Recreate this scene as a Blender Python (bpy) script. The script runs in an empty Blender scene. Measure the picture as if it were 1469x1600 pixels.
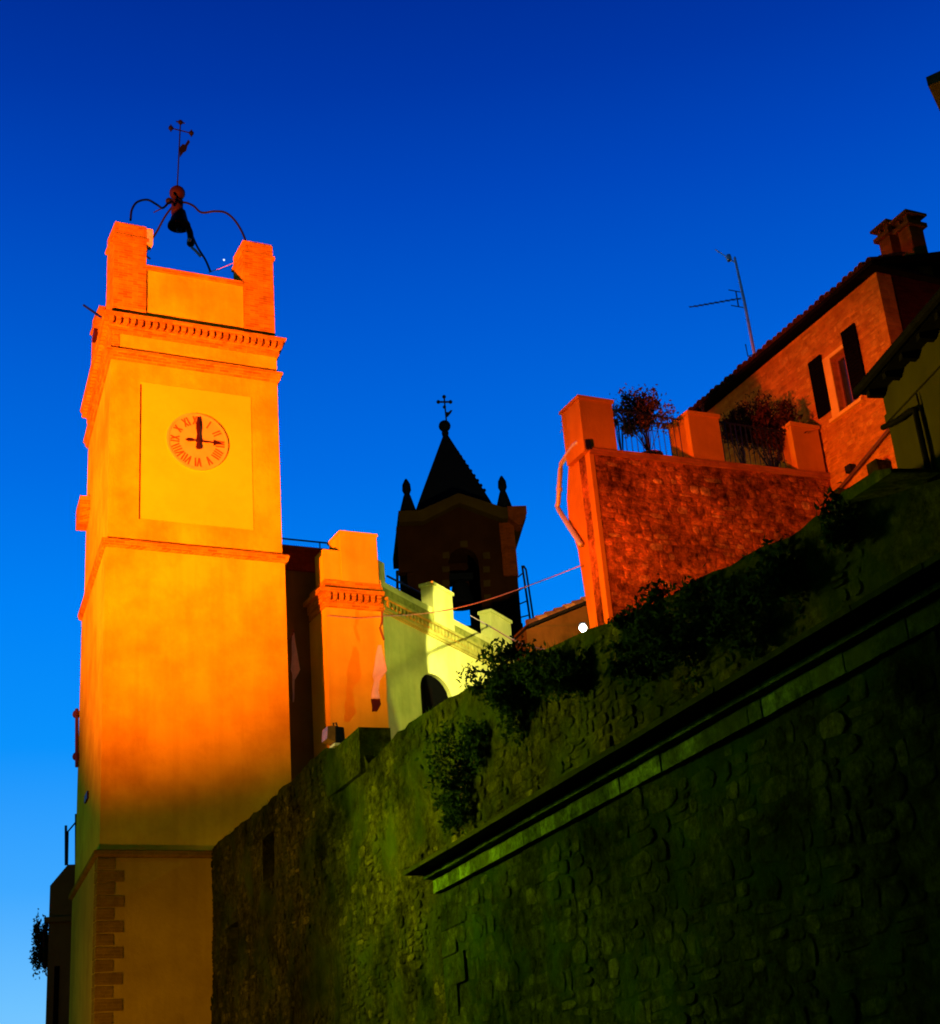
import bpy, bmesh, math, random
from mathutils import Vector, noise

rnd = random.Random(7)
SC = bpy.context.scene
COL = SC.collection

# ------------------------------------------------------------------ camera
FPX, PITCH, ROLL = 2370.0, math.radians(23.1), math.radians(4.7)
EYE = Vector((0, 0, 1.6))
R0 = Vector((1, 0, 0)); U0 = Vector((0, -math.sin(PITCH), math.cos(PITCH))); FW = Vector((0, math.cos(PITCH), math.sin(PITCH)))
RT = R0 * math.cos(ROLL) - U0 * math.sin(ROLL)
UP = U0 * math.cos(ROLL) + R0 * math.sin(ROLL)
cam_d = bpy.data.cameras.new('camera'); cam = bpy.data.objects.new('camera', cam_d); COL.objects.link(cam)
cam_d.sensor_fit = 'HORIZONTAL'; cam_d.sensor_width = 36.0; cam_d.lens = 36.0 * FPX / 1469.0
cam_d.clip_start = 0.1; cam_d.clip_end = 20000
from mathutils import Matrix
m = Matrix((RT, UP, -FW)).transposed().to_4x4(); m.translation = EYE
cam.matrix_world = m
SC.camera = cam

# ------------------------------------------------------------------ dusk sky
def lin(c):
    return tuple((v / 255 / 12.92 if v / 255 <= 0.04045 else ((v / 255 + 0.055) / 1.055) ** 2.4) for v in c)
w = bpy.data.worlds.new('World'); SC.world = w; w.use_nodes = True
nt = w.node_tree; nt.nodes.clear()
o = nt.nodes.new('ShaderNodeOutputWorld'); bg = nt.nodes.new('ShaderNodeBackground')
tc = nt.nodes.new('ShaderNodeTexCoord'); sp = nt.nodes.new('ShaderNodeSeparateXYZ'); rp = nt.nodes.new('ShaderNodeValToRGB')
nt.links.new(tc.outputs['Generated'], sp.inputs[0]); nt.links.new(sp.outputs['Z'], rp.inputs[0])
# twilight glow fades towards the side of the sky away from the sunset
dt = nt.nodes.new('ShaderNodeVectorMath'); dt.operation = 'DOT_PRODUCT'; dt.inputs[1].default_value = (math.sin(math.radians(-25)), math.cos(math.radians(-25)), 0)
mr = nt.nodes.new('ShaderNodeMapRange'); mr.interpolation_type = 'SMOOTHSTEP'
for k, v in (('From Min', -0.6), ('From Max', 0.58), ('To Min', 0.15), ('To Max', 1.0)): mr.inputs[k].default_value = v
nt.links.new(tc.outputs['Generated'], dt.inputs[0]); nt.links.new(dt.outputs['Value'], mr.inputs['Value']); nt.links.new(mr.outputs[0], bg.inputs['Strength'])
nt.links.new(rp.outputs[0], bg.inputs[0]); nt.links.new(bg.outputs[0], o.inputs[0])
SKY = [(0.0, (150, 205, 250)), (3, (135, 205, 255)), (6, (110, 194, 255)), (10, (62, 168, 255)), (15, (10, 146, 252)), (20, (0, 130, 246)),
       (25, (0, 108, 228)), (30, (0, 90, 209)), (35, (0, 70, 188)), (39, (0, 55, 166)), (44, (0, 40, 142)), (60, (0, 24, 105)), (90, (0, 16, 80))]
els = rp.color_ramp.elements
while len(els) > 1: els.remove(els[-1])
for i, (e, c) in enumerate(SKY):
    el = els[0] if i == 0 else els.new(math.sin(math.radians(e)))
    el.position = math.sin(math.radians(e)); el.color = (*lin(c), 1)

# ------------------------------------------------------------------ lamps (night lighting of the place, plus added fill lamps)
def spot(name, loc, target, energy, color, size_deg, blend, radius):
    d = bpy.data.lights.new(name, 'SPOT'); d.energy = energy; d.color = color
    d.spot_size = math.radians(size_deg); d.spot_blend = blend; d.shadow_soft_size = radius
    ob = bpy.data.objects.new(name, d); COL.objects.link(ob); ob.location = loc
    ob.rotation_euler = (Vector(target) - Vector(loc)).to_track_quat('-Z', 'Y').to_euler()
    return ob
def point(name, loc, energy, color, radius):
    d = bpy.data.lights.new(name, 'POINT'); d.energy = energy; d.color = color; d.shadow_soft_size = radius
    ob = bpy.data.objects.new(name, d); COL.objects.link(ob); ob.location = loc
    return ob
TOWER_LAMP, TOWER_AIM = (-20.0, 5.0, 2.0), (-6.6, 38.3, 21.8)
HOUSE_LAMP, HOUSE_AIM = (-10.6, 15.6, 8.6), (7.4, 33.5, 14.8)
spot('tower_floodlight_beam', TOWER_LAMP, TOWER_AIM, 380000, (1.0, 0.145, 0.001), 32, 1.0, 0.3)
spot('house_floodlight_beam', HOUSE_LAMP, HOUSE_AIM, 42000, (1.0, 0.12, 0.001), 29, 0.8, 0.3)
GREEN_FILL, WARM_FILL, BASE_FILL = (-8.9, 22.3, 7.6), (-16.0, 25.5, 6.0), (-12.0, 28.5, 2.6)  # unseen fill lamps added to brighten the rampart and the tower base
GREEN_AIM, WARM_AIM, BASE_AIM = (0.6, 22.3, 6.7), (-4.9, 32.2, 6.0), (-8.4, 37.0, 6.2)
spot('green_fill_beam', GREEN_FILL, GREEN_AIM, 8600, (1.0, 1.0, 0.015), 116, 1.0, 0.7)
spot('warm_fill_beam', WARM_FILL, WARM_AIM, 6000, (1.0, 0.42, 0.004), 54, 1.0, 0.2)
spot('base_fill_beam', BASE_FILL, BASE_AIM, 1000, (1.0, 0.40, 0.003), 68, 1.0, 0.2)

# ------------------------------------------------------------------ view
SC.view_settings.view_transform = 'Standard'; SC.view_settings.look = 'None'
SC.view_settings.exposure = 0; SC.view_settings.gamma = 1; SC.view_settings.use_curve_mapping = False
SC.render.engine = 'CYCLES'
SC.cycles.max_bounces = 5; SC.cycles.use_denoising = True; SC.cycles.filter_width = 1.9
SC.cycles.sample_clamp_indirect = 4

# ================================================================== helpers
def ray(x, y): return RT * (x - 734.5) - UP * (y - 800) + FW * FPX
def at_dist(x, y, D):
    d = ray(x, y); return EYE + d * (D / math.hypot(d.x, d.y))
class Fr:
    """vertical plane frame: s along azimuth az, t into the wall, z up"""
    def __init__(s_, O, az, side=1):
        a = math.radians(az); s_.O = Vector((O[0], O[1], 0)); s_.s = Vector((math.sin(a), math.cos(a), 0))
        s_.t = Vector((-math.cos(a), math.sin(a), 0)) * side
    def P(s_, s, t, z): return s_.O + s_.s * s + s_.t * t + Vector((0, 0, z))
    def px(s_, x, y, t=0.0):
        d = ray(x, y); k = s_.t.dot(s_.O + s_.t * t - EYE) / s_.t.dot(d); p = EYE + d * k
        return (p - s_.O).dot(s_.s), p.z
    def W(s_, x, y, t=0.0):
        s, z = s_.px(x, y, t); return s_.P(s, t, z)

def add_box(bm, F, s0, s1, t0, t1, z0, z1, jit=0):
    vs = [bm.verts.new(F.P(s, t, z) + Vector((rnd.uniform(-jit, jit), rnd.uniform(-jit, jit), rnd.uniform(-jit, jit)))) for z in (z0, z1) for s, t in ((s0, t0), (s1, t0), (s1, t1), (s0, t1))]
    for q in ((0, 1, 2, 3), (4, 5, 6, 7), (0, 1, 5, 4), (1, 2, 6, 5), (2, 3, 7, 6), (3, 0, 4, 7)):
        bm.faces.new([vs[i] for i in q])
    return bm
def box(F, *a): return add_box(bmesh.new(), F, *a)
def add_poly(bm, F, pts, t0, t1):
    """extruded polygon of (s, z) points"""
    a = [bm.verts.new(F.P(s, t0, z)) for s, z in pts]; b = [bm.verts.new(F.P(s, t1, z)) for s, z in pts]
    bm.faces.new(a); bm.faces.new(b); n = len(pts)
    for i in range(n): bm.faces.new((a[i], a[(i + 1) % n], b[(i + 1) % n], b[i]))
    return bm
def poly(F, pts, t0, t1): return add_poly(bmesh.new(), F, pts, t0, t1)
def add_tube(bm, path, r, n=8, closed=False):
    path = [Vector(p) for p in path]; rings = []
    rr = r if isinstance(r, (list, tuple)) else [r] * len(path)
    for i, p in enumerate(path):
        d = (path[min(i + 1, len(path) - 1)] - path[max(i - 1, 0)]).normalized()
        h = Vector((0, 0, 1)) if abs(d.z) < 0.9 else Vector((1, 0, 0))
        a = d.cross(h).normalized(); b = d.cross(a)
        rings.append([bm.verts.new(p + (a * math.cos(2 * math.pi * k / n) + b * math.sin(2 * math.pi * k / n)) * rr[i]) for k in range(n)])
    for i in range(len(rings) - 1):
        for k in range(n): bm.faces.new((rings[i][k], rings[i][(k + 1) % n], rings[i + 1][(k + 1) % n], rings[i + 1][k]))
    bm.faces.new(rings[0]); bm.faces.new(rings[-1])
    return bm
def tube(path, r, n=8): return add_tube(bmesh.new(), path, r, n)
def smooth_path(pts, k=4):
    pts = [Vector(p) for p in pts]; out = []
    for i in range(len(pts) - 1):
        p0 = pts[max(i - 1, 0)]; p1 = pts[i]; p2 = pts[i + 1]; p3 = pts[min(i + 2, len(pts) - 1)]
        for j in range(k):
            u = j / k
            out.append(0.5 * ((2 * p1) + (p2 - p0) * u + (2 * p0 - 5 * p1 + 4 * p2 - p3) * u * u + (3 * p1 - p0 - 3 * p2 + p3) * u ** 3))
    out.append(pts[-1]); return out
def add_lathe(bm, C, prof, n=16, axis=None):
    C = Vector(C); rings = []
    for r, z in prof:
        rings.append([bm.verts.new(C + Vector((r * math.cos(2 * math.pi * k / n), r * math.sin(2 * math.pi * k / n), z))) for k in range(n)])
    for i in range(len(rings) - 1):
        for k in range(n): bm.faces.new((rings[i][k], rings[i][(k + 1) % n], rings[i + 1][(k + 1) % n], rings[i + 1][k]))
    bm.faces.new(rings[0]); bm.faces.new(rings[-1]); return bm
def lathe(C, prof, n=16): return add_lathe(bmesh.new(), C, prof, n)
def sphere_prof(r, k=8, z0=0): return [(max(r * math.sin(math.pi * i / k), 0.002), z0 - r * math.cos(math.pi * i / k)) for i in range(k + 1)]
def offset_poly(P, e):
    """grow a convex footprint by e (sides stay parallel)"""
    P = [Vector((p[0], p[1])) for p in P]; n = len(P); c = sum(P, Vector((0, 0))) / n; out = []
    def line(i):
        a, b = P[i], P[(i + 1) % n]; d = (b - a).normalized(); nn = Vector((d.y, -d.x))
        if nn.dot((a + b) / 2 - c) < 0: nn = -nn
        return a + nn * e, d
    for i in range(n):
        a, d = line((i - 1) % n); b, g = line(i)
        den = d.x * g.y - d.y * g.x; k = ((b - a).x * g.y - (b - a).y * g.x) / den
        out.append(a + d * k)
    return out
def add_prism(bm, P, levels):
    """stack of footprints: levels = [(offset, z), ...]"""
    rings = [[bm.verts.new((q.x, q.y, z)) for q in offset_poly(P, e)] for e, z in levels]; n = len(P)
    for i in range(len(rings) - 1):
        for k in range(n): bm.faces.new((rings[i][k], rings[i][(k + 1) % n], rings[i + 1][(k + 1) % n], rings[i + 1][k]))
    bm.faces.new(rings[0]); bm.faces.new(rings[-1]); return bm
def prism(P, levels): return add_prism(bmesh.new(), P, levels)

def uvs(bm):
    lay = bm.loops.layers.uv.new('uv'); bm.normal_update()
    for f in bm.faces:
        n = f.normal
        if abs(n.z) < 0.75:
            tg = Vector((0, 0, 1)).cross(n).normalized()
            for l in f.loops: l[lay].uv = (l.vert.co.dot(tg), l.vert.co.z)
        else:
            for l in f.loops: l[lay].uv = (l.vert.co.x, l.vert.co.y)
def mesh_of(name, bm, mat, base, smooth=False):
    bmesh.ops.recalc_face_normals(bm, faces=bm.faces)
    uvs(bm)
    if base is not None: bmesh.ops.translate(bm, verts=bm.verts, vec=-Vector(base))
    me = bpy.data.meshes.new(name); bm.to_mesh(me); bm.free()
    if smooth:
        for p in me.polygons: p.use_smooth = True
    me.materials.append(mat); return me
class Thing:
    def __init__(s, name, label, cat, base, group=None, bm=None, mat=None, smooth=False, kind=None):
        s.base = Vector(base)
        s.o = bpy.data.objects.new(name, mesh_of(name, bm, mat, s.base, smooth) if bm else None)
        COL.objects.link(s.o); s.o.location = s.base
        if label: s.o['label'] = label
        if cat: s.o['category'] = cat
        if group: s.o['group'] = group
        if kind: s.o['kind'] = kind
    def part(s, name, bm, mat, parent=None, label=None, smooth=False, kind=None):
        ob = bpy.data.objects.new(name, mesh_of(name, bm, mat, s.base, smooth)); COL.objects.link(ob)
        ob.parent = parent or s.o
        if label: ob['label'] = label
        if kind: ob['kind'] = kind
        return ob
def structure(name, bm, mat):
    ob = bpy.data.objects.new(name, mesh_of(name, bm, mat, None)); COL.objects.link(ob); ob['kind'] = 'structure'; return ob

# ================================================================== materials
def mat_base(name, rough=0.85, metal=0.0):
    mt = bpy.data.materials.new(name); mt.use_nodes = True; n = mt.node_tree.nodes; b = n['Principled BSDF']
    b.inputs['Roughness'].default_value = rough; b.inputs['Metallic'].default_value = metal
    b.inputs['Specular IOR Level'].default_value = 0.0 if rough >= 0.85 else 0.2
    return mt, mt.node_tree, b
def N(t, k, **kw):
    n = t.nodes.new(k)
    for a, v in kw.items(): setattr(n, a, v)
    return n
def ramp(t, stops):
    r = N(t, 'ShaderNodeValToRGB'); e = r.color_ramp.elements
    while len(e) < len(stops): e.new(0.5)
    for x, (p, c) in zip(e, stops): x.position = p; x.color = (*c, 1)
    return r
def noise_n(t, scale, detail=5, rough=0.6, vec=None):
    n = N(t, 'ShaderNodeTexNoise'); n.inputs['Scale'].default_value = scale; n.inputs['Detail'].default_value = detail; n.inputs['Roughness'].default_value = rough
    if vec is not None: t.links.new(vec, n.inputs['Vector'])
    return n
def plaster(name, c_lo, c_hi, scale=0.7, bump=0.15, streak=True, rough=0.9):
    mt, t, b = mat_base(name, rough); tc = N(t, 'ShaderNodeTexCoord')
    n1 = noise_n(t, scale, 7, 0.62, tc.outputs['Object']); r1 = ramp(t, [(0.32, c_lo), (0.62, c_hi)]); t.links.new(n1.outputs[0], r1.inputs[0])
    out = r1.outputs[0]
    if streak:
        mp = N(t, 'ShaderNodeMapping'); mp.inputs['Scale'].default_value = (3.0, 3.0, 0.22); t.links.new(tc.outputs['Object'], mp.inputs[0])
        n2 = noise_n(t, 1.0, 5, 0.6, mp.outputs[0]); r2 = ramp(t, [(0.36, (0.62, 0.55, 0.45)), (0.56, (1, 1, 1))]); t.links.new(n2.outputs[0], r2.inputs[0])
        mx = N(t, 'ShaderNodeMix', data_type='RGBA', blend_type='MULTIPLY'); mx.inputs[0].default_value = 0.22
        t.links.new(out, mx.inputs[6]); t.links.new(r2.outputs[0], mx.inputs[7]); out = mx.outputs[2]
    t.links.new(out, b.inputs['Base Color'])
    n3 = noise_n(t, 9, 8, 0.7, tc.outputs['Object']); bp = N(t, 'ShaderNodeBump'); bp.inputs['Strength'].default_value = bump; bp.inputs['Distance'].default_value = 0.05
    t.links.new(n3.outputs[0], bp.inputs['Height']); t.links.new(bp.outputs[0], b.inputs['Normal'])
    return mt
def brick(name, c1, c2, mortar, bump=0.5, scale=1.0):
    mt, t, b = mat_base(name, 0.9); uv = N(t, 'ShaderNodeUVMap'); uv.uv_map = 'uv'; tc = N(t, 'ShaderNodeTexCoord')
    br = N(t, 'ShaderNodeTexBrick'); br.inputs['Scale'].default_value = scale; br.inputs['Brick Width'].default_value = 0.27; br.inputs['Row Height'].default_value = 0.075
    br.inputs['Mortar Size'].default_value = 0.010; br.inputs['Mortar Smooth'].default_value = 0.4
    br.inputs['Color1'].default_value = (*c1, 1); br.inputs['Color2'].default_value = (*c2, 1); br.inputs['Mortar'].default_value = (*mortar, 1)
    t.links.new(uv.outputs[0], br.inputs['Vector'])
    n1 = noise_n(t, 2.2, 8, 0.7, tc.outputs['Object']); r1 = ramp(t, [(0.3, (0.5, 0.45, 0.4)), (0.65, (1.15, 1.15, 1.1))]); t.links.new(n1.outputs[0], r1.inputs[0])
    mx = N(t, 'ShaderNodeMix', data_type='RGBA', blend_type='MULTIPLY'); mx.inputs[0].default_value = 0.8
    t.links.new(br.outputs['Color'], mx.inputs[6]); t.links.new(r1.outputs[0], mx.inputs[7]); t.links.new(mx.outputs[2], b.inputs['Base Color'])
    inv = N(t, 'ShaderNodeMath', operation='SUBTRACT'); inv.inputs[0].default_value = 1.0; t.links.new(br.outputs['Fac'], inv.inputs[1])
    ad = N(t, 'ShaderNodeMath', operation='ADD'); t.links.new(inv.outputs[0], ad.inputs[0]); t.links.new(n1.outputs[0], ad.inputs[1])
    bp = N(t, 'ShaderNodeBump'); bp.inputs['Strength'].default_value = bump; bp.inputs['Distance'].default_value = 0.02
    t.links.new(ad.outputs[0], bp.inputs['Height']); t.links.new(bp.outputs[0], b.inputs['Normal'])
    return mt
def stone(name, stops, moss=None, bump=0.5, mossy=(0.45, 0.62), grain=6.0, stain=False):
    """rubble: one tone per stone (object or mesh island), lichen and grain on top"""
    mt, t, b = mat_base(name, 0.95); tc = N(t, 'ShaderNodeTexCoord'); oi = N(t, 'ShaderNodeObjectInfo'); ge = N(t, 'ShaderNodeNewGeometry')
    ad = N(t, 'ShaderNodeMath', operation='ADD'); fr = N(t, 'ShaderNodeMath', operation='FRACT')
    t.links.new(oi.outputs['Random'], ad.inputs[0]); t.links.new(ge.outputs['Random Per Island'], ad.inputs[1]); t.links.new(ad.outputs[0], fr.inputs[0])
    r1 = ramp(t, stops); t.links.new(fr.outputs[0], r1.inputs[0])
    pos = ge.outputs['Position']
    n1 = noise_n(t, grain, 12, 0.8, pos); r2 = ramp(t, [(0.36, (0.16, 0.16, 0.16)), (0.52, (0.85, 0.85, 0.85)), (0.68, (1.7, 1.7, 1.7))] if stain else [(0.3, (0.45, 0.45, 0.45)), (0.68, (1.25, 1.25, 1.25))]); t.links.new(n1.outputs[0], r2.inputs[0])
    mx = N(t, 'ShaderNodeMix', data_type='RGBA', blend_type='MULTIPLY'); mx.inputs[0].default_value = 1.0
    t.links.new(r1.outputs[0], mx.inputs[6]); t.links.new(r2.outputs[0], mx.inputs[7]); out = mx.outputs[2]
    if moss:
        n2 = noise_n(t, 0.9, 8, 0.65, pos); r3 = ramp(t, [(mossy[0], (0, 0, 0)), (mossy[1], (1, 1, 1))]); t.links.new(n2.outputs[0], r3.inputs[0])
        m2 = N(t, 'ShaderNodeMix', data_type='RGBA'); t.links.new(r3.outputs[0], m2.inputs[0]); t.links.new(out, m2.inputs[6]); m2.inputs[7].default_value = (*moss, 1); out = m2.outputs[2]
    if stain:
        n4 = noise_n(t, 0.55, 9, 0.72, pos); r4 = ramp(t, [(0.36, (0.22, 0.24, 0.2)), (0.64, (1.5, 1.5, 1.5))]); t.links.new(n4.outputs[0], r4.inputs[0])
        m4 = N(t, 'ShaderNodeMix', data_type='RGBA', blend_type='MULTIPLY'); m4.inputs[0].default_value = 1.0
        t.links.new(out, m4.inputs[6]); t.links.new(r4.outputs[0], m4.inputs[7]); out = m4.outputs[2]
    t.links.new(out, b.inputs['Base Color'])
    n3 = noise_n(t, grain * (0.9 if stain else 3), 12, 0.82, pos); bp = N(t, 'ShaderNodeBump'); bp.inputs['Strength'].default_value = bump; bp.inputs['Distance'].default_value = 0.16 if stain else 0.04
    t.links.new(n3.outputs[0], bp.inputs['Height']); t.links.new(bp.outputs[0], b.inputs['Normal'])
    return mt
def plain(name, c, rough=0.6, metal=0.0, var=0.3, scale=8, bump=0.1):
    mt, t, b = mat_base(name, rough, metal); tc = N(t, 'ShaderNodeTexCoord'); n1 = noise_n(t, scale, 6, 0.65, tc.outputs['Object'])
    r = ramp(t, [(0.3, tuple(v * (1 - var) for v in c)), (0.7, tuple(v * (1 + var) for v in c))]); t.links.new(n1.outputs[0], r.inputs[0]); t.links.new(r.outputs[0], b.inputs['Base Color'])
    bp = N(t, 'ShaderNodeBump'); bp.inputs['Strength'].default_value = bump; bp.inputs['Distance'].default_value = 0.02; t.links.new(n1.outputs[0], bp.inputs['Height']); t.links.new(bp.outputs[0], b.inputs['Normal'])
    return mt
def leafmat(name, c1, c2, trans=0.3):
    mt, t, b = mat_base(name, 0.9); ge = N(t, 'ShaderNodeNewGeometry'); r = ramp(t, [(0.0, c1), (1.0, c2)])
    t.links.new(ge.outputs['Random Per Island'], r.inputs[0]); t.links.new(r.outputs[0], b.inputs['Base Color'])
    tr = N(t, 'ShaderNodeBsdfTranslucent'); mx = N(t, 'ShaderNodeMixShader'); mx.inputs[0].default_value = trans
    t.links.new(r.outputs[0], tr.inputs['Color']); t.links.new(b.outputs[0], mx.inputs[1]); t.links.new(tr.outputs[0], mx.inputs[2])
    t.links.new(mx.outputs[0], t.nodes['Material Output'].inputs['Surface'])
    return mt
def emit(name, c, s):
    mt = bpy.data.materials.new(name); mt.use_nodes = True; t = mt.node_tree; b = t.nodes['Principled BSDF']
    b.inputs['Base Color'].default_value = (*c, 1); b.inputs['Emission Color'].default_value = (*c, 1); b.inputs['Emission Strength'].default_value = s; return mt

M = dict(
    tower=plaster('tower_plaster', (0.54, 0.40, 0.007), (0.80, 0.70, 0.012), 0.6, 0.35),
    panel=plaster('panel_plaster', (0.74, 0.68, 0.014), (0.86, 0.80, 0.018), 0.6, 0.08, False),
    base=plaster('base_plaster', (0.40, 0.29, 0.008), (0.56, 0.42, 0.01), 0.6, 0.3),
    brick=brick('tower_brick', (0.64, 0.34, 0.010), (0.38, 0.17, 0.007), (0.60, 0.38, 0.012)),
    brick_red=brick('terrace_brick', (0.50, 0.17, 0.02), (0.40, 0.11, 0.015), (0.36, 0.15, 0.02)),
    house=brick('house_masonry', (0.56, 0.20, 0.012), (0.42, 0.13, 0.008), (0.46, 0.18, 0.012), 0.7, 0.6),
    merlon=plaster('merlon_render', (0.50, 0.20, 0.008), (0.62, 0.26, 0.01), 1.2, 0.2),
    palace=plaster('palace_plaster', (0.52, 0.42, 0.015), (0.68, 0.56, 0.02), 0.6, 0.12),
    recess_shade=plaster('recess_shade_plaster', (0.13, 0.10, 0.012), (0.18, 0.14, 0.016), 0.6, 0.12),  # shadow on the recessed wall is put into this dark tone
    facade=plaster('facade_plaster', (0.46, 0.46, 0.075), (0.66, 0.62, 0.11), 0.9, 0.3),
    corn=plaster('yellow_cornice', (0.26, 0.24, 0.03), (0.44, 0.40, 0.05), 2.0, 0.2),
    mossband=plaster('weathered_cornice', (0.12, 0.14, 0.012), (0.34, 0.32, 0.04), 2.5, 0.3),
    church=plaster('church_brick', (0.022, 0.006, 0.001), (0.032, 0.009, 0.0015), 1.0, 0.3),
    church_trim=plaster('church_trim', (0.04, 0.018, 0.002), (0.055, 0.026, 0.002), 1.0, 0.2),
    church_brick=brick('lit_toned_brick', (0.22, 0.035, 0.003), (0.16, 0.025, 0.002), (0.15, 0.03, 0.003)),  # redder tone puts orange light into the right pilaster and cornice corner
    low=plaster('brown_plaster', (0.06, 0.020, 0.002), (0.10, 0.030, 0.003), 1.5, 0.2),
    endwall_shade=brick('end_wall_shade_brick', (0.075, 0.012, 0.002), (0.05, 0.008, 0.0015), (0.06, 0.012, 0.002)),  # brick darkened so its colour carries the end wall's shade
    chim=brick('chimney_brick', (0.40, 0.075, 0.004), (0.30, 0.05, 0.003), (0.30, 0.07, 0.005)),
    slate=plain('dark_slate', (0.006, 0.006, 0.006), 0.95),
    iron=plain('black_iron', (0.012, 0.012, 0.014), 0.6, 0.3),
    bronze=plain('rusty_bronze', (0.035, 0.010, 0.003), 0.6, 0.3),
    ironlit=plain('pale_galvanised', (0.85, 0.70, 0.60), 0.45, 0.4),
    handmat=plain('dark_red_iron', (0.05, 0.006, 0.002), 0.6),
    numeral=plain('numeral_paint', (0.42, 0.13, 0.012), 0.8),
    dial=plaster('dial_stone', (0.74, 0.50, 0.09), (0.84, 0.58, 0.12), 3, 0.1, False),
    box=plain('pale_box', (0.75, 0.62, 0.45), 0.6),
    cable=plain('pale_cable', (0.5, 0.33, 0.22), 0.6),
    flag_w=plain('pale_flag_cloth', (0.85, 0.82, 0.62), 0.8, 0, 0.1),
    flag_o=plain('flag_cloth', (0.95, 0.92, 0.80), 0.9, 0, 0.04),
    flag_d=plain('dark_flag_stripe', (0.10, 0.02, 0.01), 0.8),
    pole=plain('flag_pole_wood', (0.20, 0.09, 0.02), 0.6),
    rstone=stone('rampart_stone', [(0.0, (0.036, 0.042, 0.001)), (0.6, (0.060, 0.066, 0.0015)), (0.92, (0.085, 0.090, 0.002)), (1.0, (0.15, 0.15, 0.006))], (0.030, 0.048, 0.001), 1.0, (0.45, 0.62), 7.0, True),
    rmortar=stone('rampart_mortar', [(0.0, (0.050, 0.055, 0.0012)), (1.0, (0.050, 0.055, 0.0012))], (0.028, 0.046, 0.001), 1.0, (0.45, 0.62), 7.0, True),
    bstone=stone('bastion_stone', [(0.0, (0.018, 0.030, 0.001)), (0.6, (0.032, 0.050, 0.0012)), (0.95, (0.044, 0.068, 0.0015)), (1.0, (0.075, 0.105, 0.004))], (0.016, 0.046, 0.001), 1.0, (0.5, 0.68), 7.0, True),
    bmortar=stone('bastion_mortar', [(0.0, (0.024, 0.040, 0.001)), (1.0, (0.024, 0.040, 0.001))], (0.014, 0.038, 0.001), 1.0, (0.45, 0.62), 7.0, True),
    fascia=stone('fascia_stone', [(0.0, (0.04, 0.08, 0.003)), (0.5, (0.065, 0.13, 0.006)), (1.0, (0.10, 0.20, 0.012))], (0.035, 0.06, 0.002), 0.8, (0.5, 0.66), 7.0, True),
    coping=stone('coping_stone', [(0.0, (0.02, 0.03, 0.001)), (1.0, (0.035, 0.045, 0.001))], None, 0.9),
    tstone=stone('terrace_stone', [(0.0, (0.38, 0.105, 0.012)), (0.5, (0.56, 0.17, 0.018)), (0.93, (0.64, 0.21, 0.025)), (1.0, (0.72, 0.36, 0.07))], None, 0.6, (0.45, 0.62), 5.0, True),
    tmortar=stone('terrace_mortar', [(0.0, (0.48, 0.14, 0.014)), (1.0, (0.48, 0.14, 0.014))], None, 0.6, (0.45, 0.62), 5.0, True),
    hstone=stone('house_stone', [(0.0, (0.42, 0.14, 0.008)), (0.6, (0.52, 0.19, 0.012)), (1.0, (0.60, 0.25, 0.02))], None, 0.7),
    tile=stone('roof_tile_clay', [(0.0, (0.10, 0.03, 0.008)), (0.6, (0.18, 0.055, 0.012)), (1.0, (0.28, 0.10, 0.02))], None, 0.4),
    wood=plain('dark_shutter_wood', (0.003, 0.002, 0.001), 1.0),
    soffit=plain('dark_eave_wood', (0.008, 0.005, 0.002), 0.95),
    frame=plain('window_frame_wood', (0.20, 0.05, 0.012), 0.6),
    surround=plaster('window_surround', (0.66, 0.33, 0.03), (0.76, 0.40, 0.04), 2, 0.1, False),
    glass=plain('window_glass', (0.02, 0.015, 0.01), 0.12),
    dark=plain('dark_interior', (0.002, 0.002, 0.001), 1.0),
    olive=plaster('olive_plaster', (0.040, 0.024, 0.001), (0.056, 0.033, 0.001), 1.0, 0.2),
    grey=plaster('grey_plaster', (0.10, 0.085, 0.02), (0.14, 0.115, 0.026), 1.0, 0.2),
    pipe=plain('zinc_pipe', (0.62, 0.62, 0.34), 0.35, 0.2, 0.1),
    pipe_d=plain('brown_pipe', (0.10, 0.03, 0.01), 0.5),
    terracotta=plain('terracotta', (0.50, 0.13, 0.03), 0.8),
    leaf=leafmat('shrub_leaf', (0.05, 0.035, 0.012), (0.16, 0.075, 0.03)),
    leaf_d=leafmat('dark_shrub_leaf', (0.05, 0.018, 0.006), (0.11, 0.035, 0.010)),
    leaf_g=leafmat('wall_plant_leaf', (0.006, 0.016, 0.001), (0.018, 0.040, 0.003)),
    leaf_p=leafmat('pink_leaf', (0.35, 0.10, 0.06), (0.5, 0.2, 0.1)),
    stem=plain('plant_stem', (0.04, 0.02, 0.008), 0.8),
    asphalt=plain('asphalt', (0.05, 0.05, 0.048), 0.9, 0, 0.2, 4),
    earth=plain('terrace_earth', (0.06, 0.06, 0.02), 0.95, 0, 0.4, 1),
    lamp=emit('lamp_globe_glow', (0.93, 1.0, 0.90), 14.0),
    star=emit('star_glow', (0.75, 0.85, 1.0), 1.6),
    amber=plain('amber_glass', (0.36, 0.13, 0.02), 0.25),
)

# ================================================================== setting
T0 = at_dist(168, 850, 37.0)                     # clock tower, front left corner
AZ_A, AZ_L = 63.2, -21.03                        # town front, tower side
AZ_U = -23.83                                    # rampart
FT = Fr(T0, AZ_A)
W0 = FT.W(330, 1330)                             # rampart meets the tower
FBC = Fr(W0, AZ_U, -1)                           # s grows away from camera, t goes into the hill
bm = bmesh.new(); bmesh.ops.create_grid(bm, x_segments=2, y_segments=2, size=6000)
structure('ground', bm, M['asphalt'])

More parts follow.
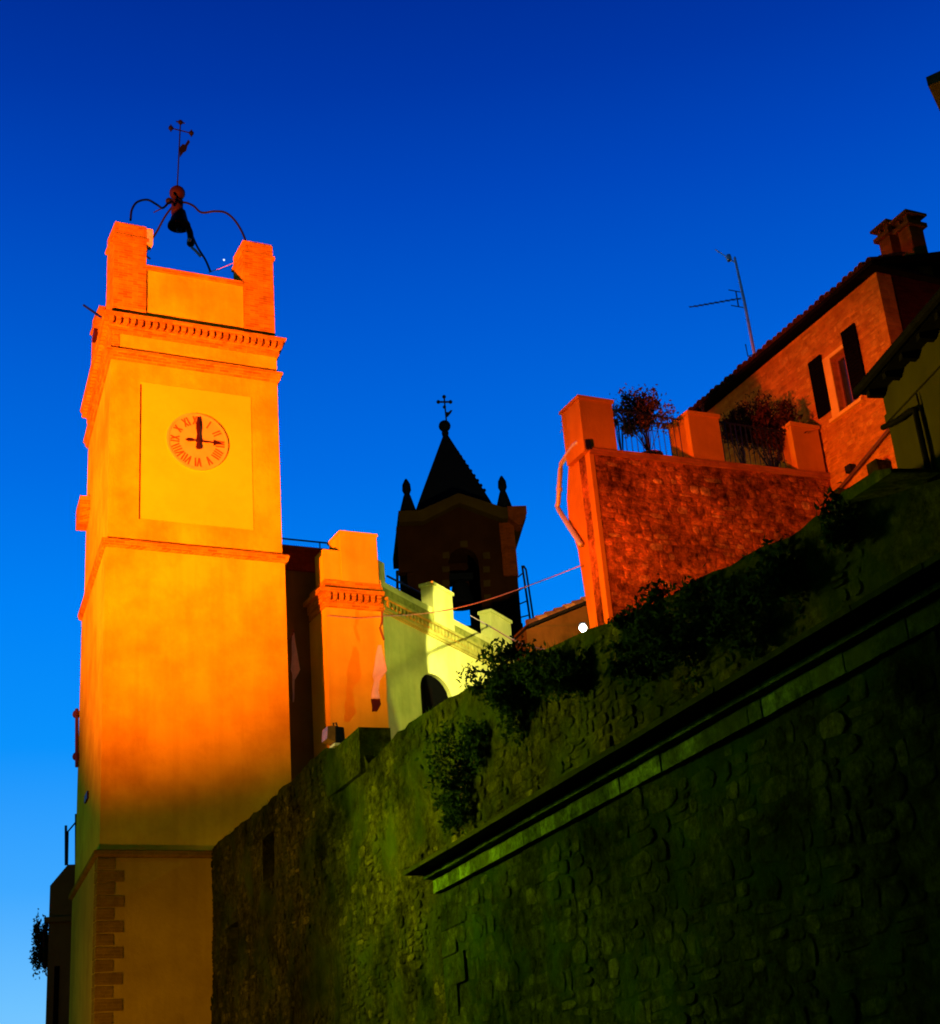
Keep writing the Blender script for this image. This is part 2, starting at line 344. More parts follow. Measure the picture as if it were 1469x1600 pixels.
# hill terrace held up by the rampart
TERR = [(0.4, 0.75), (-34.0, 0.75), (-34.0, 60.0), (60.0, 60.0), (60.0, 0.9), (8, 0.9)]
bm = bmesh.new()
top = [bm.verts.new(FBC.P(s, t, 6.2)) for s, t in TERR]; bot = [bm.verts.new(FBC.P(s, t, -0.3)) for s, t in TERR]
bm.faces.new(top); bm.faces.new(bot)
for i in range(len(TERR)): bm.faces.new((top[i], top[(i + 1) % 6], bot[(i + 1) % 6], bot[i]))
structure('hill_terrace', bm, M['earth'])

# ================================================================== stones
def stone_mesh(name, mat, k):
    """unit rubble stone lying in the wall plane: x along, y out of the wall, z up"""
    bm = bmesh.new(); n = 9; r = random.Random(k * 77 + 5); out = []
    for i in range(n):
        a = 2 * math.pi * (i + r.uniform(-0.2, 0.2)) / n
        c, s_ = math.cos(a), math.sin(a); p = 6.0
        q = (abs(c) ** p + abs(s_) ** p) ** (-1 / p) * 0.5 * r.uniform(0.84, 1.04); out.append((q * c, q * s_))
    rings = []
    for sc, d in ((1.0, 0.35), (0.985, -0.5), (0.88, -0.92)):
        rings.append([bm.verts.new((x * sc, d + r.uniform(-0.1, 0.1) * (d < 0), z * sc)) for x, z in out])
    for a, b in zip(rings, rings[1:]):
        for i in range(n): bm.faces.new((a[i], a[(i + 1) % n], b[(i + 1) % n], b[i]))
    c = bm.verts.new((r.uniform(-0.1, 0.1), -1.05, r.uniform(-0.1, 0.1)))
    for i in range(n): bm.faces.new((rings[2][i], rings[2][(i + 1) % n], c))
    me = mesh_of(name, bm, mat, None); 
    for p in me.polygons: p.use_smooth = False
    return me
def courses(s0, s1, z0, z1, inside, hr, wr, joint=0.02, seed=1):
    """uneven coursed rubble: list of (s, z, w, h)"""
    r = random.Random(seed); out = []; z = z0
    while z < z1:
        h = r.uniform(*hr); s = s0 - r.uniform(0, wr[1])
        while s < s1:
            w_ = r.uniform(*wr) * r.choice((0.7, 1, 1, 1.25))
            if r.random() < 0.28 and h > hr[0] * 1.25:
                k = r.uniform(0.38, 0.62); cells = [(s, z, w_, h * k), (s, z + h * k, w_, h * (1 - k))]
            else: cells = [(s, z, w_, h)]
            for cs, cz, cw, ch in cells:
                wob = 0.06 * math.sin(cs * 1.3 + seed) + 0.04 * math.sin(cs * 3.1)
                c = (cs + cw / 2, cz + ch / 2 + wob)
                if inside(*c): out.append((c[0], c[1], cw - joint * r.uniform(0.6, 2), ch - joint * r.uniform(0.6, 2)))
            s += w_
        z += h
    return out
def lay_stones(thing, F, lst, mat, depth, single=300, t=0.0, tf=None, tilt=0.02, parent=None, seed=3, side=-1, name='stone'):
    """the largest in the picture become objects of their own, the rest one joined part"""
    r = random.Random(seed)
    meshes = [stone_mesh(name, mat, k + seed * 11) for k in range(10)]
    # depth axis of the mesh (y) points along +t
    ang = math.atan2(F.s.y, F.s.x)
    flip = (F.s.cross(Vector((0, 0, 1)))).dot(F.t) > 0
    def size_px(c):
        P = F.P(c[0], t, c[1]) - EYE; d = P.dot(FW)
        if d < 0.5: return 0
        x = P.dot(RT) / d * FPX; y = P.dot(UP) / d * FPX
        if abs(x) > 760 or abs(y) > 830: return 0
        return c[2] * c[3] / (d * d)
    lst = sorted(lst, key=size_px, reverse=True)
    rest = bmesh.new()
    for i, (s, z, w_, h) in enumerate(lst):
        P = F.P(s, tf(s, z) if tf else t, z); d = depth * r.uniform(0.5, 1.5); roll = r.uniform(-0.07, 0.07)
        ys = d if flip else -d
        # local basis: x -> F.s, y -> outwards depth, z -> up
        Mx = Matrix(((F.s.x * w_, F.t.x * d, 0, 0), (F.s.y * w_, F.t.y * d, 0, 0), (0, 0, h, 0), (0, 0, 0, 1)))
        Mx = Matrix.Translation(P) @ Matrix.Rotation(r.gauss(0, tilt), 4, 'Z') @ Matrix.Rotation(r.gauss(0, tilt), 4, F.s) @ Matrix.Rotation(roll, 4, F.t) @ Mx
        if i < single:
            ob = bpy.data.objects.new(name, meshes[r.randrange(10)]); COL.objects.link(ob)
            ob.parent = parent or thing.o
            ob.matrix_local = Matrix.Translation(-thing.base) @ Mx
        else:
            src = meshes[r.randrange(10)]
            vs = [rest.verts.new(Mx @ v.co) for v in src.vertices]
            for p in src.polygons: rest.faces.new([vs[k] for k in p.vertices])
    if rest.verts: thing.part('small_' + name + 's', rest, mat, parent=parent, kind='stuff')

# ================================================================== rampart (upper wall running to the clock tower)
prof_px = [(330, 1323), (395, 1272), (460, 1216), (513, 1168), (540, 1170), (566, 1178), (571, 1194), (600, 1165), (650, 1122), (700, 1090), (760, 1062), (830, 1022), (900, 990), (960, 970), (1060, 925), (1150, 880), (1230, 835), (1300, 800), (1380, 772), (1469, 745)]
prof = sorted(FBC.px(x, y) for x, y in prof_px)
prof = [(-40.0, 6.6)] + prof + [(3.0, 9.05)]
def top_z(s):
    for (a, za), (b, zb) in zip(prof, prof[1:]):
        if a <= s <= b: return za + (zb - za) * (s - a) / max(b - a, 1e-6)
    return prof[0][1] if s < prof[0][0] else prof[-1][1]
holes = []
for (x0, y0, x1, y1) in ((411, 1312, 429, 1368), (356, 1450, 374, 1500)):
    sa, za = FBC.px(x0, y0); sb, zb = FBC.px(x1, y1); holes.append((min(sa, sb), max(sa, sb), min(za, zb), max(za, zb)))
rampart = Thing('rampart_wall', 'long mossy rubble rampart climbing from the clock tower behind the corniced wall', 'wall', FBC.P(-10, 0, 0))
ss = set([-36.0 + 0.3 * i for i in range(130)]) | {a for a, _ in prof[1:-1]}
for h in holes: ss |= {h[0], h[1]}
ss = sorted(s for s in ss if -36 <= s <= 0.12)
zz = sorted(set([0.0, 1.0, 2.0] + [2.6 + 0.28 * i for i in range(24)]) | {z for h in holes for z in h[2:]})
bm = bmesh.new(); grid = {}
def rt(s, z): return 0.10 * noise.noise(Vector((s * 0.7, z * 0.7, 3.1))) + 0.05 * noise.noise(Vector((s * 2.3, z * 2.3, 9.1)))
for i, s in enumerate(ss):
    tz = top_z(s) + 0.06 * noise.noise(Vector((s * 1.9, 0, 5)))
    k = 0
    for j, z in enumerate(zz):
        zc = min(z, tz); grid[i, j] = bm.verts.new(FBC.P(s, rt(s, zc), zc))
for i in range(len(ss) - 1):
    for j in range(len(zz) - 1):
        cs, cz = (ss[i] + ss[i + 1]) / 2, (zz[j] + zz[j + 1]) / 2
        if any(h[0] < cs < h[1] and h[2] < cz < h[3] for h in holes): continue
        q = [grid[i, j], grid[i + 1, j], grid[i + 1, j + 1], grid[i, j + 1]]
        if (q[2].co - q[1].co).length < 1e-5 and (q[3].co - q[0].co).length < 1e-5: continue
        bm.faces.new(q)
last = len(zz) - 1
back = [bm.verts.new(FBC.P(s, 0.8, grid[i, last].co.z - 0.05)) for i, s in enumerate(ss)]
for i in range(len(ss) - 1): bm.faces.new((grid[i, last], grid[i + 1, last], back[i + 1], back[i]))
bmesh.ops.remove_doubles(bm, verts=bm.verts, dist=0.0005)
wallcore = rampart.part('wall_core', bm, M['rmortar'])
for h in holes:
    rampart.part('putlog_hole', (lambda b: (bmesh.ops.delete(b, geom=[f for f in b.faces if abs(f.normal.dot(FBC.t)) > 0.9 and (f.calc_center_median() - FBC.O).dot(FBC.t) < 0.3], context='FACES_ONLY'), b)[1])((lambda b: (b.normal_update(), b)[1])(box(FBC, h[0], h[1], -0.02, 0.75, h[2], h[3]))), M['rmortar'])
def in_rampart(s, z):
    return -26 < s < 0.0 and z < top_z(s) - 0.12 and not any(h[0] - 0.12 < s < h[1] + 0.12 and h[2] - 0.1 < z < h[3] + 0.1 for h in holes) and noise.noise(Vector((s * 0.5, z * 0.5, 1))) > -0.2
lst = courses(-26, 0, 2.4, 9.1, in_rampart, (0.10, 0.22), (0.12, 0.38), 0.008, 4)
lay_stones(rampart, FBC, lst, M['rstone'], 0.014, 300, tilt=0.05, tf=rt, seed=4)
pa_, pb_ = FBC.px(566, 1180)[0], FBC.px(514, 1168)[0]
rampart.part('pier', box(FBC, pa_, pb_, -0.06, 0.55, 8.0, FBC.px(530, 1167)[1], 0.03), M['rmortar'])
# a worn ledge of thin stones just above the cornice
sa = FBC.px(905, 1165)[0]; sb = FBC.px(1220, 1000)[0]
ledge_z = 5.75
bm = bmesh.new(); s = sb
while s < sa:
    L = rnd.uniform(0.4, 0.9)
    if rnd.random() < 0.8: add_box(bm, FBC, s, s + L - 0.03, -0.13, 0.1, ledge_z + 0.0095 * (sa - s) + rnd.uniform(-0.02, 0.02), ledge_z + 0.0095 * (sa - s) + 0.09, 0.012)
    s += L
rampart.part('ledge', bm, M['rstone'])

# ================================================================== bastion wall with the stone cornice
nrm = FBC.t
A0 = W0 - nrm * 0.8
FA = Fr(A0, AZ_U, -1)
sE = FA.px(690, 1410)[0]
bast = Thing('bastion_wall', 'dark green mossy stone wall with a projecting stone cornice on the right', 'wall', FA.P(sE - 4, 0, 0))
S_NEAR = -33.0
def rise(s): return 0.0095 * (sE - s)
bm = bmesh.new(); NS, NZ = 70, 20; g = {}
def bt(s, z): return 0.04 * noise.noise(Vector((s * 0.9, z * 0.9, 13.1)))
for i in range(NS + 1):
    s = S_NEAR + (sE - S_NEAR) * i / NS
    for j in range(NZ + 1): 
        z = (5.3 + rise(s)) * j / NZ; g[i, j] = bm.verts.new(FA.P(s, bt(s, z), z))
for i in range(NS):
    for j in range(NZ): bm.faces.new((g[i, j], g[i + 1, j], g[i + 1, j + 1], g[i, j + 1]))
bk = [bm.verts.new(FA.P(sE, 0.95, 5.3 * j / NZ)) for j in range(NZ + 1)]
for j in range(NZ): bm.faces.new((g[NS, j], bk[j], bk[j + 1], g[NS, j + 1]))
bast.part('wall_core', bm, M['bmortar'])
cop = bmesh.new(); 
Zc = 5.0
def rise(s): return 0.0095 * (sE - s)
def row(name, z0, z1, proj, lr, mat, gap=0.005, jit=0.006):
    s = sE + proj * 0.9
    while s > S_NEAR:
        L = rnd.uniform(*lr); s1 = max(s - L, S_NEAR)
        near = FA.px(1469, 1000)[0] - 1.5
        tp_ = -proj + rnd.uniform(-0.008, 0.008); b_ = poly(FA, [(s1 + gap, z0 + rise(s1)), (s, z0 + rise(s)), (s, z1 + rise(s) + rnd.uniform(-jit, jit)), (s1 + gap, z1 + rise(s1) + rnd.uniform(-jit, jit))], tp_, 0.3)
        bast.part(name, b_, mat); s = s1
row('fascia_block', Zc, Zc + 0.18, 0.08, (0.22, 0.55), M['fascia'])
row('fillet_block', Zc + 0.205, Zc + 0.255, 0.18, (0.5, 1.1), M['fascia'])
row('coping_slab', Zc + 0.30, Zc + 0.355, 0.40, (0.6, 1.3), M['coping'])
# sloping weathered back of the coping up to the rampart
bast.part('bed_mortar', poly(FA, [(S_NEAR, Zc + 0.175 + rise(S_NEAR)), (sE + 0.02, Zc + 0.175), (sE + 0.02, Zc + 0.33), (S_NEAR, Zc + 0.33 + rise(S_NEAR))], -0.06, 0.78), M['bmortar'])
# quoins at the far corner
z = 0.2; k = 0
while z < Zc - 0.1:
    h = rnd.uniform(0.30, 0.42); h = min(h, Zc - 0.012 - z); L = (0.75, 0.42)[k % 2] * rnd.uniform(0.9, 1.1)
    bast.part('quoin', box(FA, sE - L, sE + 0.05, -0.014 + rnd.uniform(-0.006, 0.006), 0.35, z + 0.006, z + h - 0.004, 0.008), M['bstone']); z += h; k += 1
def in_bast(s, z): return s < sE - 0.40 - 0.1 * math.sin(z * 5) and z < Zc - 0.06 + rise(s)
lst = courses(S_NEAR, sE - 0.5, 0.6, Zc + 0.5, in_bast, (0.12, 0.28), (0.16, 0.52), 0.006, 9)
lay_stones(bast, FA, lst, M['bstone'], 0.010, 300, tilt=0.03, tf=bt, seed=9)

# ================================================================== clock tower
lv = Vector((math.sin(math.radians(AZ_L)), math.cos(math.radians(AZ_L)), 0))
WF, DL = 4.70, 5.6
TP = [(p.x, p.y) for p in (FT.P(0, 0, 0), FT.P(WF, 0, 0), FT.P(WF, 0, 0) + lv * DL, FT.P(0, 0, 0) + lv * DL)]
cz = FT.px(172, 492)[1]                           # cornice top, about 23.6
tower = Thing('clock_tower', 'tall floodlit yellow clock tower with brick cornice and corner pillars', 'clock tower', ((TP[0][0] + TP[2][0]) / 2, (TP[0][1] + TP[2][1]) / 2, 0))
z_str, z_up, z_base = 16.85, 22.42, 8.90
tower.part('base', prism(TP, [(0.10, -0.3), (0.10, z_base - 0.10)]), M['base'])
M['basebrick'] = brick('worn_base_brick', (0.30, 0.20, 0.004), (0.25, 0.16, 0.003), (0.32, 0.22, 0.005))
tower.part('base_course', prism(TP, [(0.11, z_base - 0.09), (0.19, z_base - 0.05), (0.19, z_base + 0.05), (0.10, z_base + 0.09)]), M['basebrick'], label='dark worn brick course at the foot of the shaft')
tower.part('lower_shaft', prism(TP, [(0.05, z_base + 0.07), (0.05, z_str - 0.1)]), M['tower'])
tower.part('string_course', prism(TP, [(0.06, z_str - 0.14), (0.13, z_str - 0.09), (0.16, z_str + 0.02), (0.16, z_str + 0.07), (0.01, z_str + 0.12)]), M['brick'])
tower.part('upper_shaft', prism(TP, [(0.0, z_str + 0.1), (0.0, z_up - 0.1)]), M['tower'])
tower.part('string_course', prism(TP, [(0.01, z_up - 0.20), (0.07, z_up - 0.14), (0.10, z_up + 0.0), (0.14, z_up + 0.02), (0.14, z_up + 0.10), (0.01, z_up + 0.14)]), M['brick'])
tower.part('frieze', prism(TP, [(0.0, z_up + 0.12), (0.0, cz - 0.5)]), M['tower'])
# brick skin of the frieze on the side face
FS = Fr(T0, AZ_L, -1)                               # s backwards along the side, t into the tower
tower.part('side_brickwork', box(FS, -0.004, DL + 0.004, -0.012, 0.2, z_up + 0.145, cz - 0.505), M['brick'])
corn = tower.part('cornice', prism(TP, [(0.02, cz - 0.55), (0.06, cz - 0.50), (0.06, cz - 0.36), (0.085, cz - 0.34), (0.085, cz - 0.10), (0.22, cz - 0.10), (0.25, cz - 0.06), (0.25, cz + 0.0), (0.10, cz + 0.04)]), M['brick'])
def dentils(thing, F, s0, s1, n, t_out, t_in, z0, z1, mat, parent):
    st = (s1 - s0) / n
    for i in range(n):
        a = s0 + st * (i + 0.2); b = s0 + st * (i + 0.8); mid = (a + b) / 2
        pts = [(a, z1), (b, z1), (b, z0 + (z1 - z0) * 0.45), (mid + (b - a) * 0.25, z0 + 0.01), (mid - (b - a) * 0.25, z0 + 0.01), (a, z0 + (z1 - z0) * 0.45)]
        thing.part('dentil', poly(F, pts, t_out, t_in), mat, parent=parent)
dentils(tower, FT, -0.15, WF + 0.17, 25, -0.21, -0.05, cz - 0.335, cz - 0.11, M['brick'], corn)
dentils(tower, FS, -0.12, DL + 0.15, 27, -0.21, -0.05, cz - 0.335, cz - 0.11, M['brick'], corn)
# battlement: four corner pillars with parapets between
sl0, sl1 = 0.03, FT.px(229, 440)[0]; sr0, sr1 = FT.px(381, 470)[0], WF - 0.02
zm_l = FT.px(200, 349)[1]; zm_r = FT.px(403, 379)[1]
par_z = FT.px(310, 427)[1]
def pillar(s0, s1, t0, t1, zt, lab):
    b_ = box(FT, s0, s1, t0, t1, cz + 0.03, zt - 0.52)
    add_box(b_, FT, s0 - 0.05, s1 + 0.05, t0 - 0.05, t1 + 0.05, zt - 0.515, zt - 0.40); add_box(b_, FT, s0 - 0.0, s1 + 0.0, t0 - 0.0, t1 + 0.0, zt - 0.395, zt - 0.02); add_box(b_, FT, s0 + 0.02, s1 - 0.02, t0 + 0.02, t1 - 0.02, zt - 0.018, zt + 0.03)
    tower.part('corner_pillar', b_, M['brick'], label=lab)
pillar(sl0, sl1, 0.02, 0.95, zm_l, 'front left brick pillar with a small box on its side')
pillar(sr0, sr1, 0.02, 0.95, zm_r, 'front right brick pillar')
dk = (FT.s.dot(lv), FT.t.dot(lv))
rear_s, rear_t = dk[0] * DL, dk[1] * DL
pillar(rear_s + 0.02, rear_s + 0.98, rear_t - 0.95, rear_t - 0.02, zm_l, None)
pillar(rear_s + WF - 0.98, rear_s + WF - 0.02, rear_t - 0.95, rear_t - 0.02, zm_r, None)
b_ = box(FT, sl1 + 0.002, sr0 - 0.002, 0.07, 0.45, cz + 0.03, par_z - 0.14)
tower.part('parapet', b_, M['tower'])
tower.part('parapet_coping', box(FT, sl1 + 0.003, sr0 - 0.003, 0.0, 0.5, par_z - 0.138, par_z), M['brick'])
for nm, (p, q) in dict(side=((0.02, 0.95), (rear_s, rear_t - 0.95)), far=((WF - 0.3, 0.95), (rear_s + WF - 0.3, rear_t - 0.95))).items():
    P0 = FT.P(p[0], p[1], 0); P1 = FT.P(q[0] + 0.05, q[1], 0); d = P1 - P0
    F_ = Fr(P0, math.degrees(math.atan2(d.x, d.y)), -1)
    tower.part('side_parapet', box(F_, 0, d.length, 0.07, 0.38, cz + 0.03, par_z - 0.05), M['brick'])
# clock panel and dial
pa = FT.px(220, 607); pb = FT.px(396, 826)
panel = tower.part('clock_panel', box(FT, pa[0], pb[0], -0.014, 0.1, FT.px(308, 819)[1], FT.px(308, 609)[1]), M['panel'])
tower.part('panel_shadow_strip', box(FT, pa[0] - 0.016, pa[0] + 0.006, -0.03, 0.02, FT.px(219, 811)[1], FT.px(220, 601)[1]), M['handmat'])  # dark strip standing in for the shadow line at the panel edge
cs, ccz = FT.px(308, 691); RC = 0.79
def disc(F, s, z, r, t0, t1, n=48):
    return poly(F, [(s + r * math.cos(2 * math.pi * i / n), z + r * math.sin(2 * math.pi * i / n)) for i in range(n)], t0, t1)
face = tower.part('clock_face', disc(FT, cs, ccz, RC, -0.05, 0.0), M['dial'])
ringb = bmesh.new(); n = 64
for i in range(n):
    a0, a1 = 2 * math.pi * i / n, 2 * math.pi * (i + 1) / n
    pts = [(cs + r * math.cos(a), ccz + r * math.sin(a)) for r, a in ((RC, a0), (RC + 0.06, a0), (RC + 0.06, a1), (RC, a1))]
    add_poly(ringb, FT, pts, -0.065, -0.01)
tower.part('dial_rim', ringb, M['dial'], parent=face)
ROM = ['XII', 'I', 'II', 'III', 'IIII', 'V', 'VI', 'VII', 'VIII', 'IX', 'X', 'XI']
GL = {'I': (0.055, [((0, 0), (0, 1))]), 'V': (0.11, [((-0.5, 1), (0, 0)), ((0.5, 1), (0, 0))]), 'X': (0.11, [((-0.5, 1), (0.5, 0)), ((-0.5, 0), (0.5, 1))])}
for h, txt in enumerate(ROM):
    ang = math.pi / 2 - h * math.pi / 6
    rad = Vector((math.cos(ang), math.sin(ang))); tan = Vector((math.sin(ang), -math.cos(ang)))
    tot = sum(GL[c][0] for c in txt) + 0.02 * (len(txt) - 1); x = -tot / 2; b_ = bmesh.new(); H = 0.25
    for c in txt:
        wd, strokes = GL[c]; cx = x + wd / 2
        for (x0, y0), (x1, y1) in strokes:
            p = [Vector((cx + x0 * wd * 0.9, (0.5 + (y0 * H))))for _ in (0,)][0]; q = Vector((cx + x1 * wd * 0.9, 0.5 + y1 * H))
            d = (q - p).normalized(); nn = Vector((-d.y, d.x)) * 0.02
            pts = []
            for v in (p - nn, p + nn, q + nn, q - nn): pts.append((cs + rad.x * v.y + tan.x * v.x, ccz + rad.y * v.y + tan.y * v.x))
            add_poly(b_, FT, pts, -0.058, -0.0505)
        x += wd + 0.02
    tower.part('numeral', b_, M['numeral'], parent=face)
def hand(name, ang, outline, t):
    rad = Vector((math.cos(ang), math.sin(ang))); tan = Vector((math.sin(ang), -math.cos(ang)))
    tower.part(name, poly(FT, [(cs + rad.x * y + tan.x * x, ccz + rad.y * y + tan.y * x) for x, y in outline], t, t - 0.015), M['handmat'], parent=face)
hand('minute_hand', math.pi / 2, [(-0.05, -0.26), (0.05, -0.26), (0.07, -0.2), (0.045, -0.06), (0.06, 0.0), (0.035, 0.2), (0.065, 0.36), (0.055, 0.52), (0.02, 0.72), (-0.02, 0.72), (-0.055, 0.52), (-0.065, 0.36), (-0.035, 0.2), (-0.06, 0), (-0.045, -0.06), (-0.07, -0.2)], -0.11)
hand('hour_hand', 0.0, [(-0.02, -0.34), (0.02, -0.34), (0.05, -0.27), (0.04, -0.18), (0.018, -0.1), (0.02, 0.1), (0.025, 0.2), (0.015, 0.36), (0.015, 0.43), (0.09, 0.43), (0.05, 0.5), (0.0, 0.66), (-0.05, 0.5), (-0.09, 0.43), (-0.015, 0.43), (-0.015, 0.36), (-0.025, 0.2), (-0.02, 0.1), (-0.018, -0.1), (-0.04, -0.18), (-0.05, -0.27)], -0.09)
tower.part('hand_boss', disc(FT, cs, ccz, 0.06, -0.14, -0.08, 16), M['handmat'], parent=face)
# corbel on the side face, quoin bricks in the base
ca = FS.px(150, 800); cb = FS.px(134, 800)
tower.part('corbel', poly(FS, [(4.5, 19.75), (4.9, 19.5), (5.6, 19.5), (5.6, 20.15), (4.5, 20.15)], -0.30, 0.1), M['brick'])
z = 3.0; k = 0
while z < z_base - 0.2:
    for q in range(1):
        L = (0.52, 0.30)[k % 2]
        tower.part('quoin', box(FT, -0.115, L, -0.118, 0.2, z + 0.012, z + 0.27, 0.006), M['basebrick']); 
    z += 0.29; k += 1
# drain spout, anchor plates and side pipe
sp0 = FS.W(160, 497, -0.2); sp1 = at_dist(131, 477, 40.4)
tower.part('spout', tube([sp0, sp1], 0.035, 8), M['iron'])
tower.part('anchor_plate', box(FS, FS.px(150, 527)[0], FS.px(147, 527)[0], -0.06, 0.05, FS.px(148, 530)[1], FS.px(148, 523)[1]), M['handmat'])
tower.part('anchor_plate', box(FS, FS.px(142, 1243)[0], FS.px(138, 1243)[0], -0.10, 0.05, FS.px(141, 1249)[1], FS.px(141, 1238)[1]), M['handmat'])
pz = [FS.W(120, y, -0.12) for y in (1108, 1150, 1198)]
b_ = tube(pz, 0.05, 8)
for y in (1116, 1182): add_lathe(b_, FS.W(119.5, y, -0.12), sphere_prof(0.12, 6), 8)
tower.part('side_pipe', b_, M['pipe_d'])

# box on the pillar
FBX = FT
ja, jz = FT.px(232, 378, 0.3)
Thing('junction_box', 'small pale box fixed to the inner side of the left tower pillar', 'box', FT.P(ja, 0.3, jz - 0.2), bm=box(FT, sl1 + 0.004, sl1 + 0.17, -0.02, 0.28, FT.px(232, 391, 0.3)[1], FT.px(232, 367, 0.3)[1]), mat=M['box'])

# wrought iron bell frame, bell and vane on the tower axis
tc_s, tc_t = dk[0] * DL / 2 + WF / 2, dk[1] * DL / 2
FC = Fr(FT.P(0, tc_t, 0), AZ_A)
def ax(y, x=None):
    if x is None: x = 277 + (y - 300) * -0.05
    return FC.px(x, y)
s_ax = FC.px(277, 300)[0]
def A(z): return FC.P(s_ax, 0, z)
z_ball = FC.px(277, 302)[1]
bf = Thing('wrought_iron_cage', 'curved wrought iron bell frame standing on the tower pillars', 'bell cage', A(cz))
def arm(pts, t0, t1, r=0.035):
    path = []
    for i, (x, y) in enumerate(pts):
        t = t0 + (t1 - t0) * i / (len(pts) - 1); s, z = FT.px(x, y, t); path.append(FT.P(s, t, z))
    return tube(smooth_path(path, 5), r, 7)
bf.part('arm', arm([(204, 344), (206, 328), (214, 316), (230, 312), (244, 319), (254, 325), (262, 318), (270, 314)], 0.5, tc_t), M['iron'])
bf.part('arm', arm([(384, 376), (377, 360), (366, 343), (352, 332), (335, 330), (315, 332), (303, 322), (292, 317), (282, 316)], 0.5, tc_t), M['iron'])
bf.part('arm', arm([(234, 404), (228, 398), (233, 382), (246, 360), (258, 338), (270, 322)], rear_t - 0.6, tc_t), M['iron'])
bf.part('arm', arm([(329, 425), (321, 406), (308, 385), (298, 362), (285, 335), (278, 318)], rear_t - 1.2, tc_t), M['iron'])
bf.part('brace', arm([(240, 332), (262, 321)], tc_t + 0.3, tc_t, 0.02), M['iron'])
bf.part('head_ball', lathe(A(z_ball), sphere_prof(0.25, 10), 16), M['bronze'], smooth=True)
bf.part('side_wheel', lathe(FC.W(264, 314, 0.1), sphere_prof(0.11, 6), 10), M['iron'], smooth=True)
bf.part('headstock', lathe(A(FC.px(276, 336)[1]), [(0.16, 0), (0.2, 0.1), (0.18, 0.3), (0.2, 0.5), (0.12, 0.55)], 12), M['bronze'], smooth=True)
bell = Thing('tower_bell', 'small dark bronze bell hanging in the iron frame above the clock tower', 'bell', A(FC.px(279, 354)[1]))
zb0, zb1 = FC.px(279, 354)[1], FC.px(278, 326)[1]; hb = zb1 - zb0
cb = A(zb0) + FT.s * 0.06
bell.part('bell_body', lathe(cb, [(0.27, 0.03), (0.36, 0.0), (0.35, 0.08), (0.28, hb * 0.3), (0.23, hb * 0.65), (0.20, hb * 0.85), (0.08, hb)], 20), M['bronze'], smooth=True)
bell.part('clapper', lathe(cb + Vector((0, 0, -0.1)), sphere_prof(0.09, 6), 10), M['iron'], smooth=True)
ham = Thing('bell_hammer', 'striking hammer with pale rod hanging right of the tower bell', 'hammer', FC.W(297, 378, 0))
ham.part('hammer_arm', tube(smooth_path([FC.W(285, 338), FC.W(292, 352), FC.W(297, 364), FC.W(298, 376)], 3), [0.10] * 9 + [0.13], 8), M['bronze'])
ham.part('hammer_head', lathe(FC.W(298, 380), sphere_prof(0.13, 6), 10), M['bronze'], smooth=True)
ham.part('tip', lathe(FC.W(296, 375, -0.12), sphere_prof(0.07, 6), 8), M['box'], smooth=True)
ham.part('rod', tube([FC.W(299, 386), FC.W(305, 391), FC.W(314, 401)], 0.045, 6), M['box'])
Thing('bell_cable', 'thin pale cable from the parapet to the right tower pillar', 'cable', FT.W(325, 426, 0.6), bm=tube(smooth_path([FT.W(325, 426, 0.7), FT.W(350, 417, 0.6), FT.W(381, 404, 0.4)], 4), 0.012, 5), mat=M['cable'])
vane = Thing('weather_vane', 'tall black iron weather vane with a cross above the clock tower bell', 'weather vane', A(z_ball + 0.2))
ztop = FC.px(282, 191)[1]
tp = FC.W(282, 191)
vane.part('rod', tube([A(z_ball + 0.2), tp], 0.022, 6), M['iron'])
c0 = FC.W(267, 200); c1 = FC.W(299, 208)
b_ = tube([c0, c1], 0.02, 6)
for q in (c0, c1, tp): add_lathe(b_, q, sphere_prof(0.085, 6), 8); 
for q in (c0, c1): add_tube(b_, [q - Vector((0, 0, 0.13)), q + Vector((0, 0, 0.13))], 0.025, 5)
add_tube(b_, [tp - FT.s * 0.14, tp + FT.s * 0.14], 0.025, 5)
vane.part('cross', b_, M['iron'])
vane.part('flag', poly(FC, [FC.px(*q) for q in ((281, 246), (287, 238), (291, 236), (293, 228), (297, 222), (294, 218), (289, 226), (285, 225), (281, 230))], -0.012, 0.012), M['iron'])

# evening star
Thing('evening_star', 'tiny pale blue star between the bell frame and the right pillar', 'star', at_dist(350, 406, 3000), bm=lathe(at_dist(350, 406, 3000), sphere_prof(2.2, 6), 8), mat=M['star'])

# ================================================================== crenellated palace right of the tower
T_BLK, T_REC = 0.75, 2.1
FBK = Fr(FT.P(0, T_BLK, 0), AZ_A)
FRC = Fr(FT.P(0, T_REC, 0), AZ_A)
b0 = FBK.px(511, 1000)[0]; b1 = FBK.px(600, 1000)[0]
zc0 = FBK.px(550, 952)[1]; zc1 = FBK.px(550, 912)[1]
pal = Thing('palace', 'crenellated orange house right of the clock tower with a yellow green side facade', 'house', FBK.P(b0 + 1, 2, 0))
pal.part('front_wall', box(FBK, b0, b1, 0.0, 9, 3, zc0), M['palace'])
pcor = pal.part('cornice', (lambda b: (add_box(b, FBK, b0 - 0.06, b1 + 0.003, -0.06, 1.2, zc0 + 0.002, zc0 + 0.16), add_box(b, FBK, b0 - 0.10, b1 + 0.004, -0.08, 1.2, zc0 + 0.162, zc0 + 0.40), add_box(b, FBK, b0 - 0.22, b1 + 0.005, -0.22, 1.2, zc0 + 0.402, zc0 + 0.52), add_box(b, FBK, b0 - 0.02, b1 + 0.006, -0.02, 1.2, zc0 + 0.522, zc1 + 0.05), b)[-1])(bmesh.new()), M['brick'])
